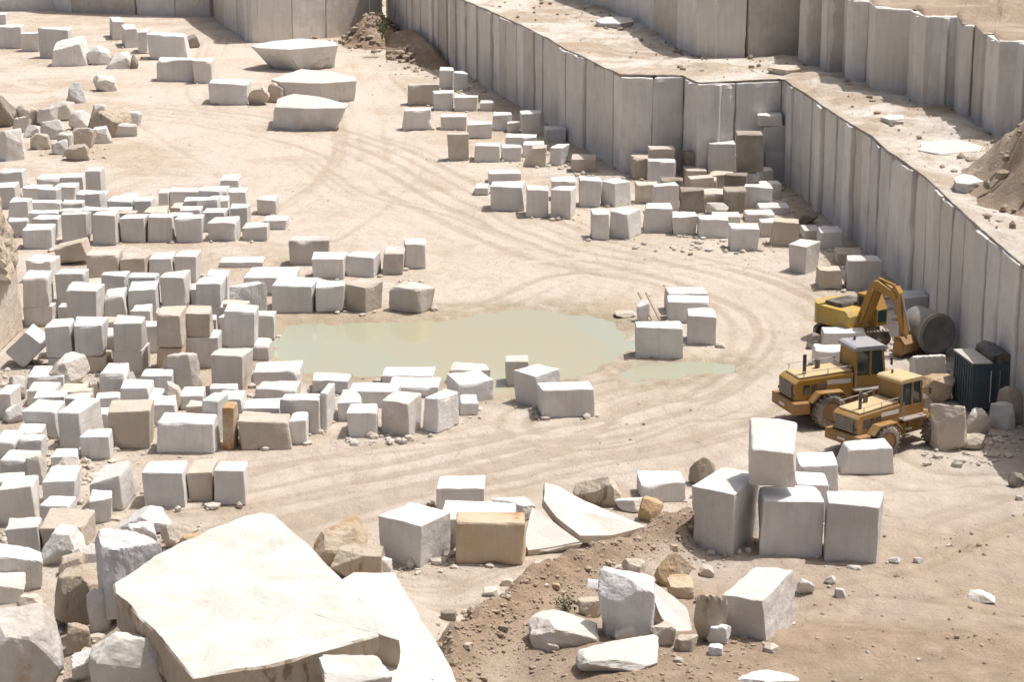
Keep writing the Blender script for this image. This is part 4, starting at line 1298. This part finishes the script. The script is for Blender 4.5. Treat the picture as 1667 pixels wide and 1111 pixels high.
HB = heap(672, 84, 0, 2.4, 15.0, 1.9, 'long brown debris bank along the foot of the long bench wall', 205, 'spoil', math.degrees(math.atan2(_dv[1], _dv[0])) - 90)
HT = heap(1712, 318, Z1, 4.6, 9.0, 4.2, 'brown spoil heap on the terrace against the upper face', 202, 'spoil2')
HU = heap(1690, -30, Z2, 8.0, 9.0, 2.0, 'rubble heap on top of the upper quarry face', 203, 'spoil2')
HS = heap(1222, 322, 0, 2.4, 4.5, 0.6, 'small sand slope at the foot of the corner stack', 204, 'terrace')

def scatter(name, items, mat, seed, label=None, parent=None):
    """items: (x, y, z, size)"""
    rs = np.random.RandomState(seed)
    D, F0 = ico(1)
    Vs, Fs, k = [], [], 0
    for x, y, z, s in items:
        sc = s * rs.uniform(0.55, 1.25, 3) * np.array([1, 1, 0.7])
        V = D * rs.uniform(0.7, 1.15, (len(D), 1)) * sc
        a = rs.rand() * 6.28
        V = np.stack([V[:, 0] * math.cos(a) - V[:, 1] * math.sin(a), V[:, 0] * math.sin(a) + V[:, 1] * math.cos(a), V[:, 2]], 1)
        Vs.append(V + np.array([x, y, z + s * 0.18]))
        Fs.extend([[i + k for i in f] for f in F0])
        k += len(D)
    o = mk(name, np.vstack(Vs), Fs, mat)
    return struct(o, 'stuff')
rs = np.random.RandomState(9)
it = []
for b in BL:                         # chips broken off round the blocks
    if b['stack']:
        continue
    for k in range(17):
        e = rot2((rs.uniform(-.75, .75) * b['w'], rs.uniform(-.9, .6) * b['d']), b['th']) + b['c']
        it.append((e[0], e[1], tz(*e), 0.03 + 0.26 * rs.rand() ** 4))
for k in range(1000):                 # stray stones on the floor
    px, py = rs.uniform(-20, 1690), rs.uniform(40, 1080)
    p = hit(px, py)
    if p[2] < -0.03:
        continue
    it.append((*p, 0.03 + 0.09 * rs.rand() ** 3))
for x, y in zip(*[np.array(c) for c in zip(*Bp[2:], *Cp)]):
    for k in range(14):
        a = rs.uniform(-3.2, 0.2), rs.uniform(-3, 2)
        it.append((x + a[0], y + a[1], tz(x + a[0], y + a[1]), 0.05 + 0.25 * rs.rand() ** 2.5))
for x0, x1, y0, y1, n in ((88, 175, 722, 790, 170), (0, 70, 850, 905, 90), (235, 330, 850, 905, 110), (380, 445, 488, 512, 60), (545, 760, 698, 725, 120), (0, 60, 590, 640, 70),
                          (90, 300, 1000, 1100, 120), (640, 760, 905, 940, 70), (60, 180, 205, 262, 120), (1090, 1260, 375, 415, 110), (1500, 1660, 690, 760, 160), (140, 330, 625, 670, 110), (640, 700, 440, 470, 60), (1030, 1190, 385, 410, 60)):
    for k in range(n):
        p = hit(rs.uniform(x0, x1), rs.uniform(y0, y1))
        if p[2] > -0.04:
            it.append((*p, 0.035 + 0.25 * rs.rand() ** 4))
scatter('gravel', it, 'gravel', 31)
it = []
R2 = np.array(RIDGE)
for k in range(3800):                # clods along the spoil ridge and slope
    i = rs.randint(len(R2))
    sd = rs.normal()
    e = R2[i] + np.array([rs.normal() * 0.9, sd * 0.8 - abs(rs.normal()) * 1.3])
    it.append((e[0], e[1], tz(*e), 0.018 + 0.075 * rs.rand() ** 3 + (0.16 * rs.rand() if rs.rand() < .025 else 0)))
for k in range(900):
    p = hit(rs.uniform(700, 1660), rs.uniform(860, 1125))
    it.append((*p, 0.015 + 0.10 * rs.rand() ** 7))
for k in range(500):
    p = hit(rs.uniform(860, 1250), rs.uniform(1035, 1120))
    it.append((*p, 0.02 + 0.09 * rs.rand() ** 4))
scatter('spoil_stones', it, 'rubble', 32)
it = []
for c, rx, ry, h, z, n, big in ((HC, 4, 7, 2.6, 0, 280, .55), (HB, 2.2, 11, 1.2, 0, 300, .55), (HT, 4.6, 8, 4.2, Z1, 300, .45), (HU, 8, 9, 2, Z2, 200, .45)):
    for k in range(n):
        u, v = rs.normal(size=2) * 0.55
        rr = math.hypot(u, v)
        zz = z + h * float(sstep(1.0, 0.05, np.array(rr)))
        it.append((c[0] + u * rx, c[1] + v * ry, max(zz, z + 0.02), 0.08 + big * rs.rand() ** 3))
A_, B_ = resample(edge1, 420), resample([Eback[0] + np.array([-30, 25])] + Eback, 420)
for k in range(900):
    i = rs.randint(420)
    t = 1 - abs(rs.normal()) * 0.35 if rs.rand() < .55 else rs.rand()
    if not 0.06 < t < 1:
        continue
    q = A_[i] + (B_[i] - A_[i]) * t
    it.append((q[0], q[1], Z1 + 0.12, 0.04 + 0.3 * rs.rand() ** 6))
ip = [tuple(q) for q in edge1] + [tuple(q) for q in Eback[::-1]]
px_, py_ = np.array([q[0] for q in it]), np.array([q[1] for q in it])
ok = in_poly(px_, py_, ip) & (seg_dist(px_, py_, [tuple(q) for q in edge1])[0] > 0.6)
it = [q for q, k in zip(it, ok) if k or q[2] < Z1 - 0.5 or (q[2] >= Z2 and seg_dist(np.array([q[0]]), np.array([q[1]]), [tuple(e) for e in Ep])[0][0] > 1.0 and not in_poly(np.array([q[0]]), np.array([q[1]]), ip)[0])]
scatter('terrace_rubble', it, 'rubble', 33)

# ------------------------------------------------------------------ shrubs
def shrub(px, py, z, w, h, label, seed, n=260):
    p = hit(px, py) if z is None else at_z(px, py, z)
    rs = np.random.RandomState(seed)
    root = empty('shrub', p, 0, label, 'shrub')
    V, F = [], []
    for k in range(n):
        d = rs.normal(size=3)
        d /= np.linalg.norm(d)
        c = d * rs.uniform(0.3, 1.0) * np.array([w / 2, w / 2, h / 2]) + np.array([0, 0, h * 0.55])
        c *= 1 + 0.2 * rs.normal()
        u, v = rs.normal(size=3), rs.normal(size=3)
        s = 0.09 * w * rs.uniform(.5, 1.2)
        u, v = u / np.linalg.norm(u) * s, v / np.linalg.norm(v) * s * .5
        i = len(V)
        V += [c - u, c + v, c + u, c - v]
        F.append((i, i + 1, i + 2, i + 3))
    mk('foliage', V, F, 'leaf', root)
    V, F = [], []
    for k in range(9):
        a = rs.rand() * 6.28
        e = np.array([math.cos(a) * w * .35, math.sin(a) * w * .35, h * .8])
        r = 0.02
        i = len(V)
        V += [(r, 0, 0), (-r, r, 0), (-r, -r, 0), tuple(e)]
        F += [(i, i + 1, i + 3), (i + 1, i + 2, i + 3), (i + 2, i, i + 3)]
    mk('stems', V, F, 'twig', root)
shrub(622, 64, 1.6, 1.9, 2.4, 'dark shrub growing on the rubble heap in wall corner', 41)
shrub(922, 994, None, 0.75, 0.45, 'small green bush on the spoil slope above white rock', 42, 160)

# ------------------------------------------------------------------ machine builders
def bev(V, F, name, mat, parent, bevel=0.03, loc=None, rot=None):
    bm = bmesh.new()
    vs = [bm.verts.new(tuple(v)) for v in V]
    for f in F:
        bm.faces.new([vs[i] for i in f])
    bmesh.ops.recalc_face_normals(bm, faces=bm.faces)
    if bevel:
        bmesh.ops.bevel(bm, geom=bm.edges[:], offset=bevel, segments=2, affect='EDGES', profile=0.6)
    me = bpy.data.meshes.new(name)
    bm.to_mesh(me)
    bm.free()
    me.materials.append(M[mat])
    o = bpy.data.objects.new(name, me)
    COL.objects.link(o)
    o.parent = parent
    if loc is not None:
        o.location = loc
    if rot is not None:
        o.rotation_euler = rot
    return o
BF = [(0, 1, 3, 2), (4, 6, 7, 5), (0, 4, 5, 1), (2, 3, 7, 6), (0, 2, 6, 4), (1, 5, 7, 3)]
def pbox(name, parent, x, y, z, mat, bevel=0.025):
    V = [(a, b, c) for a in x for b in y for c in z]
    return bev(V, BF, name, mat, parent, bevel)
def prism(name, parent, prof, y0, y1, mat, bevel=0.025):
    n = len(prof)
    V = [(x, y0, z) for x, z in prof] + [(x, y1, z) for x, z in prof]
    F = [tuple(range(n)), tuple(range(2 * n - 1, n - 1, -1))] + [(k, k + n, (k + 1) % n + n, (k + 1) % n) for k in range(n)]
    return bev(V, F, name, mat, parent, bevel)
def rod(name, parent, p0, p1, r, mat, n=12, r1=None):
    p0, p1 = Vector(p0), Vector(p1)
    ax = (p1 - p0).normalized()
    u = ax.orthogonal().normalized()
    v = ax.cross(u)
    r1 = r if r1 is None else r1
    V = [p0 + (u * math.cos(k * 6.2832 / n) + v * math.sin(k * 6.2832 / n)) * r for k in range(n)]
    V += [p1 + (u * math.cos(k * 6.2832 / n) + v * math.sin(k * 6.2832 / n)) * r1 for k in range(n)]
    F = [tuple(range(n))[::-1], tuple(range(n, 2 * n))] + [(k, (k + 1) % n, (k + 1) % n + n, k + n) for k in range(n)]
    return mk(name, V, F, mat, parent)
def lathe_y(name, parent, prof, c, mat, n=32):
    """prof: (radius, y) revolved about the y axis through c"""
    V, F = [], []
    m = len(prof)
    for k in range(n):
        a = k * 2 * math.pi / n
        for r, y in prof:
            V.append((c[0] + r * math.cos(a), c[1] + y, c[2] + r * math.sin(a)))
    for k in range(n):
        k2 = (k + 1) % n
        for j in range(m - 1):
            F.append((k * m + j, k * m + j + 1, k2 * m + j + 1, k2 * m + j))
    o = mk(name, V, F, mat, parent, smooth=True)
    return o
def wheel(parent, x, y, r=0.82, w=0.58):
    t = lathe_y('wheel', parent, [(r * .56, -w / 2), (r * .80, -w / 2 - .02), (r * .95, -w / 2 * .8), (r, -w / 2 * .55), (r, w / 2 * .55), (r * .95, w / 2 * .8), (r * .80, w / 2 + .02), (r * .56, w / 2)], (x, y, r), 'tyre')
    lathe_y('rim', t, [(0.001, -.16), (r * .30, -.16), (r * .34, -.20), (r * .40, -w / 2 * .7), (r * .575, -w / 2 * .95), (r * .575, w / 2 * .95), (r * .40, w / 2 * .7), (r * .3, .16), (0.001, .16)], (x, y, r), 'ochre')
    lug = []
    V, F = [], []
    for k in range(22):
        a = k * 2 * math.pi / 22
        for sgn in (-1, 1):
            b = a + (0.14 if sgn > 0 else 0)
            for q in (1,):
                i = len(V)
                ca, sa = math.cos(b), math.sin(b)
                ta = np.array([-sa, 0, ca])
                ra = np.array([ca, 0, sa])
                for dr in (0.97 * r, r + 0.045):
                    for dt in (-0.05, 0.05):
                        for yy in (0.03 * sgn, (w / 2 - .03) * sgn):
                            V.append(np.array([x, y + yy, r]) + ra * dr + ta * (dt + (abs(yy) * 0.25)))
                F += [tuple(i + j for j in f) for f in BF]
    mk('tread', V, F, 'tyre', t)
    return t

def loader(px, py, yaw, label, paint, bucket=True, group='wheel loaders by the bench wall', roof='bluew', sc=1.0):
    p = hit(px, py)
    root = empty('wheel_loader', (p[0], p[1], p[2]), R(yaw), label, 'wheel loader', group)
    root.scale = (sc, sc, sc)
    pbox('rear_frame', root, (-3.0, 0.5), (-0.45, 0.45), (0.55, 1.2), 'ochre')
    pbox('counterweight', root, (-3.55, -2.7), (-1.2, 1.2), (0.72, 1.28), 'ochre', 0.07)
    prism('hood', root, [(-3.35, 1.30), (-3.38, 2.10), (-3.15, 2.26), (-0.42, 2.40), (-0.42, 1.15), (-2.6, 1.15)], -0.86, 0.86, paint, 0.06)
    prism('hood_lid', root, [(-3.12, 2.29), (-3.08, 2.36), (-0.45, 2.52), (-0.45, 2.425)], -0.74, 0.74, 'cream', 0.02)
    g = pbox('rear_grille', root, (-3.43, -3.372), (-0.66, 0.66), (1.38, 2.05), 'blackm', 0.012)
    for k in range(6):
        pbox('slat', g, (-3.455, -3.425), (-0.62, 0.62), (1.42 + k * .105, 1.46 + k * .105), 'steel', 0.0)
    for sy in (-1, 1):
        for k in range(3):
            pbox('side_vent', root, (-2.95 + k * .42, -2.62 + k * .42), (sy * .862, sy * .885), (1.55, 2.02), 'blackm', 0.0)
        pbox('side_stripe', root, (-1.75, -0.55), (sy * .862, sy * .876), (1.95, 2.15), 'whitep', 0.0)
        prism('fender', root, [(-2.75, 1.30), (-2.35, 1.72), (-1.15, 1.72), (-0.72, 1.30), (-0.82, 1.30), (-1.22, 1.64), (-2.28, 1.64), (-2.65, 1.30)], sy * 0.90, sy * 1.40, 'ochre', 0.0)
        pbox('step', root, (-0.35, 0.10), (sy * .95, sy * 1.22), (0.72, 0.78), 'steel', 0.0)
        rod('handrail', root, (-0.4, sy * 1.05, 1.66), (-0.4, sy * 1.05, 2.5), 0.025, 'steel', 8)
        pbox('headlight', root, (1.22, 1.33), (sy * .58 - .1, sy * .58 + .1), (3.20, 3.34), 'whitep', 0.015)
        pbox('tail_light', root, (-3.42, -3.36), (sy * .76 - .06, sy * .76 + .06), (1.5, 1.62), 'rust', 0.01)
    rod('exhaust', root, (-2.62, -0.25, 2.2), (-2.62, -0.25, 3.28), 0.085, 'blackm', 14)
    rod('air_intake', root, (-1.7, 0.3, 2.3), (-1.7, 0.3, 2.85), 0.12, 'blackm', 14)
    pbox('platform', root, (-0.5, 1.5), (-1.22, 1.22), (1.58, 1.66), 'steel', 0.01)
    cab = prism('cab', root, [(-0.34, 1.66), (-0.34, 2.20), (1.22, 2.20), (1.32, 1.95), (1.32, 1.66)], -0.78, 0.78, paint, 0.02)
    for sy in (-.75, .75):
        for a, b in (((-0.30, 2.2), (-0.26, 3.38)), ((0.46, 2.2), (0.46, 3.38)), ((1.20, 2.2), (1.06, 3.38))):
            rod('pillar', cab, (a[0], sy, a[1]), (b[0], sy, b[1]), 0.065, paint, 8)
    pbox('rear_panel', cab, (-0.30, -0.18), (-.75, .75), (2.2, 3.38), paint, 0.01)
    prism('window', cab, [(-0.17, 2.22), (-0.17, 3.36), (1.03, 3.36), (1.16, 2.22)], -0.71, 0.71, 'glass', 0.0)
    prism('cab_roof', cab, [(-0.42, 3.38), (-0.42, 3.52), (-0.3, 3.60), (1.05, 3.60), (1.28, 3.50), (1.28, 3.38)], -0.86, 0.86, roof, 0.03)
    for sy in (-1, 1):
        rod('mirror_arm', cab, (1.15, sy * .8, 2.9), (1.35, sy * 1.12, 2.95), 0.018, 'blackm', 6)
        pbox('mirror', cab, (1.33, 1.37), (sy * 1.12 - .09, sy * 1.12 + .09), (2.70, 3.02), 'blackm', 0.01)
        rod('hood_rail', root, (-3.0, sy * .80, 2.62), (-0.5, sy * .80, 2.74), 0.022, 'steel', 6)
        for xx in (-2.9, -1.7, -0.6):
            rod('rail_post', root, (xx, sy * .80, 2.26), (xx, sy * .80, 2.74 - (-0.5 - xx) * 0.048), 0.02, 'steel', 6)
        rod('hose', root, (0.5, sy * .3, 1.3), (1.5, sy * .35, 1.62), 0.035, 'blackm', 8)
        pbox('ladder_rung', root, (-0.35, 0.10), (sy * 1.0, sy * 1.2), (1.12, 1.17), 'steel', 0.0)
    pbox('number_plate', root, (-3.60, -3.552), (-.25, .25), (0.92, 1.04), 'whitep', 0.0)
    rod('beacon', cab, (0.2, 0.4, 3.6), (0.2, 0.4, 3.78), 0.06, 'rust', 10)
    for x, y in ((-1.72, -1.16), (-1.72, 1.16), (1.85, -1.16), (1.85, 1.16)):
        wheel(root, x, y)
    pbox('front_frame', root, (0.6, 2.25), (-0.5, 0.5), (0.62, 1.5), paint, 0.05)
    for sy in (-1, 1):
        prism('front_fender', root, [(1.0, 1.55), (1.25, 1.80), (2.4, 1.80), (2.7, 1.5), (2.62, 1.5), (2.36, 1.73), (1.29, 1.73), (1.08, 1.55)], sy * 0.9, sy * 1.38, 'ochre', 0.0)
    if bucket:
        for sy in (-1, 1):
            prism('lift_arm', root, [(1.05, 1.75), (1.2, 2.05), (2.3, 1.55), (3.0, 0.75), (3.0, 0.42), (2.75, 0.45), (2.1, 1.2)], sy * 0.46, sy * 0.62, paint, 0.02)
            rod('lift_cylinder', root, (0.95, sy * .4, 1.0), (2.2, sy * .4, 1.3), 0.07, 'steel')
        prism('bucket', root, [(2.95, 0.15), (2.95, 1.0), (3.1, 1.15), (3.2, 1.1), (3.08, 0.95), (3.08, 0.3), (3.2, 0.16), (4.05, 0.10), (4.05, 0.05), (3.1, 0.06)], -1.42, 1.42, 'steel', 0.0)
        for sy in (-1, 1):
            prism('bucket_side', root, [(2.97, 0.1), (2.97, 1.02), (3.15, 1.1), (4.0, 0.16), (4.0, 0.08)], sy * 1.42, sy * 1.47, 'steel', 0.0)
    return root
loader(1386, 679, 18, 'dusty yellow wheel loader with black exhaust, parked behind the other loader', 'yellow', sc=0.92)
loader(1452, 724, 36, 'dusty ochre wheel loader with pale cab roof, front one of two', 'ochre', bucket=False, roof='cream', sc=0.82)

def excavator(px, py, yaw, label):
    p = hit(px, py)
    root = empty('excavator', p, R(yaw), label, 'excavator')
    root.scale = (.86, .86, .86)
    tyaw = R(-yaw + 8)
    for s in (-1, 1):
        prof = [(1.75 * math.cos(a) if abs(math.cos(a)) < .99 else 1.75 * math.copysign(1, math.cos(a)), 0.42 + 0.40 * math.sin(a)) for a in np.linspace(0, 2 * math.pi, 20, endpoint=False)]
        prof = [(math.copysign(min(1.9, 1.5 + 0.4 * abs(math.cos(a))), math.cos(a)), 0.42 + 0.40 * math.sin(a)) for a in np.linspace(0.15, 2 * math.pi + 0.15, 20, endpoint=False)]
        t = prism('track', root, prof, s * 0.75, s * 1.25, 'blackm', 0.0)
        t.rotation_euler = (0, 0, tyaw)
        for k in range(5):
            rod('roller', t, (-1.2 + k * .6, s * .72, .34), (-1.2 + k * .6, s * 1.28, .34), 0.14, 'steel')
        V, F = [], []
        for k in range(18):
            x = -1.7 + k * 0.2
            for zz in (0.815,):
                i = len(V)
                V += [(a, b, c) for a in (x, x + .1) for b in (s * .74, s * 1.26) for c in (zz, zz + .05)]
                F += [tuple(i + j for j in f) for f in BF]
        mk('track_shoes', V, F, 'steel', t)
    rod('turntable', root, (0, 0, .75), (0, 0, 1.0), 0.75, 'blackm', 24)
    h = prism('house', root, [(-1.5, 1.0), (-1.5, 1.85), (-1.3, 2.05), (0.6, 2.05), (0.9, 1.75), (0.95, 1.0)], -1.25, 1.25, 'yellow_bright', 0.05)
    prism('engine_cover', h, [(-1.4, 2.08), (-1.35, 2.28), (-.2, 2.28), (-.1, 2.08)], -.8, 1.1, 'blackm', 0.03)
    pts = []
    for k in range(13):
        a = math.pi / 2 + math.pi * k / 12
        pts.append((-1.45 + 0.85 * math.cos(a), 1.28 * math.sin(a)))
    n = len(pts)
    V = [(x, y, 0.95) for x, y in pts] + [(x, y, 2.12) for x, y in pts]
    F = [tuple(range(n)), tuple(range(n, 2 * n))[::-1]] + [(k, (k + 1) % n, (k + 1) % n + n, k + n) for k in range(n)]
    bev(V, F, 'counterweight', 'yellow_bright', root, 0.04)
    cab = prism('cab', root, [(-.1, 1.06), (-.1, 2.75), (1.0, 2.75), (1.45, 2.0), (1.45, 1.06)], 0.42, 1.28, 'yellow', 0.03)
    prism('window', cab, [(.05, 1.75), (.05, 2.6), (.93, 2.6), (1.3, 2.0), (1.3, 1.75)], .40, 1.30, 'glass', 0.0)
    pbox('windscreen', cab, (1.452, 1.462), (.52, 1.18), (1.3, 1.98), 'glass', 0.0)
    prism('boom', root, [(0.55, 1.25), (0.75, 1.95), (1.35, 3.45), (1.65, 3.85), (2.05, 3.90), (3.35, 3.45), (3.40, 3.15), (3.20, 3.12), (2.05, 3.35), (1.85, 3.25), (1.25, 1.75), (0.95, 1.2)], -0.28, 0.22, 'yellow', 0.03)
    prism('stick', root, [(3.0, 3.75), (3.25, 3.85), (3.55, 3.5), (4.05, 1.25), (3.95, 1.05), (3.8, 1.1), (3.15, 3.15)], -0.22, 0.16, 'yellow', 0.03)
    for s in (-.42, .36):
        rod('boom_cylinder', root, (0.95, s, 1.3), (1.75, s, 3.25), 0.09, 'yellow')
        rod('piston', root, (1.35, s, 2.28), (1.85, s, 3.45), 0.05, 'steel')
    rod('stick_cylinder', root, (1.9, -.03, 4.0), (3.15, -.03, 3.8), 0.09, 'yellow')
    rod('bucket_cylinder', root, (3.55, -.03, 3.45), (4.25, -.03, 1.5), 0.07, 'steel')
    b = prism('bucket', root, [(3.7, 1.15), (4.15, 1.2), (4.5, 0.85), (4.5, 0.4), (4.2, 0.12), (3.55, 0.05), (3.55, 0.12), (4.1, 0.22), (4.35, 0.5), (4.3, 0.8), (4.05, 1.0), (3.75, 1.0)], -0.6, 0.55, 'ochre', 0.0)
    for s in (-.6, .5):
        prism('bucket_side', b, [(3.7, 1.1), (4.15, 1.15), (4.45, .8), (4.45, .45), (4.15, .18), (3.6, .1)], s, s + .05, 'ochre', 0.0)
    for k in range(5):
        pbox('tooth', b, (3.35, 3.6), (-.55 + k * .245, -.45 + k * .245), (0.05, 0.13), 'steel', 0.0)
    return root
excavator(1386, 556, -52, 'bright yellow tracked excavator with folded arm behind white blocks')

# dark container by the wall
p = hit(1580, 674)
cr = empty('site_container', (p[0], p[1], p[2]), R(9), 'dark blue-green steel container with pale roof against bench wall', 'container')
pbox('body', cr, (0, 1.95), (0, 2.3), (0.12, 2.2), 'navy', 0.03)
pbox('roof_panel', cr, (-0.04, 0.85), (-0.04, 2.34), (2.2, 2.27), 'paleroof', 0.015)
prism('dark_cowl', cr, [(0.88, 2.2), (0.95, 2.5), (1.3, 2.66), (1.8, 2.5), (1.93, 2.2)], 0.05, 2.2, 'blackm', 0.03)
for k in range(8):
    pbox('side_rib', cr, (-0.045, 0.0), (0.12 + k * .28, 0.22 + k * .28), (0.2, 2.12), 'navy', 0.01)
for k in range(2):
    dd = pbox('door', cr, (0.1 + k * .92, 0.94 + k * .92), (-0.045, -0.002), (0.2, 2.1), 'navy', 0.012)
    rod('handle', dd, (0.80 + k * .40, -0.075, 0.5), (0.80 + k * .40, -0.075, 1.9), 0.022, 'whitep' if k == 0 else 'steel', 8)
for x in (0.05, 1.8):
    for y in (0.05, 2.15):
        pbox('foot', cr, (x, x + .12), (y, y + .12), (-0.1, 0.12), 'blackm', 0.0)

# grey tank lying by the wall
p = hit(1517, 584)
tk = empty('steel_tank', (p[0], p[1] + 1.0, p[2]), R(24), 'grey round steel tank lying under the bench wall', 'tank')
lathe_y('shell', tk, [(0.001, -.62), (.55, -.66), (.84, -.74), (.90, -.80), (.96, -.78), (.98, -.6), (.98, 1.1), (.8, 1.3), (.001, 1.4)], (0, 0, 1.08), 'tank', 40)
lathe_y('end_band', tk, [(.985, -.7), (1.02, -.7), (1.02, -.55), (.985, -.55)], (0, 0, 1.08), 'steel', 40)
for y in (-.4, .8):
    prism_o = prism('saddle', tk, [(-.7, -.05), (-.8, .45), (-.5, .28), (.5, .28), (.8, .45), (.7, -.05)], y, y + .18, 'blackm', 0.0)

# timber poles and thin slab leaning by the puddle
def plank(p0, p1, w, t, label, seed):
    p0, p1 = np.array(p0), np.array(p1)
    c = (p0 + p1) / 2
    L = np.linalg.norm(p1 - p0)
    V, F = block_mesh(w, t, L, seed, n=6, rough=.3, r0=.012, skew=.02)
    V[:, 2] -= L / 2
    q = Vector(p1 - p0).to_track_quat('Z', 'Y')
    o = mk('timber_plank', V, F, 'timber', None, c)
    o.rotation_euler = q.to_euler()
    return tag(o, label, 'plank', 'leaning planks')
a = hit(1064, 524)
b_ = at_z(1047, 484, 1.35)
for k, (lab, dx) in enumerate((('pale timber plank leaning beside thin slab by the puddle', 0), ('second timber plank leaning closest to broad grey block', .38))):
    plank(a + np.array([dx, 0, -.03]), a + np.array([dx - .75, .7, 1.35]), .14, .06, lab, 500 + k)
rock(1036, 1058, 486, 524, 'thin pale slab of stone propped behind leaning planks', 'w', boxy=.9, d=.5, group='rocks by the bench')
rock(1000, 1036, 510, 518, 'low pinkish slab at the pond edge beside the planks', 'b', boxy=.9, group='rocks by the bench')
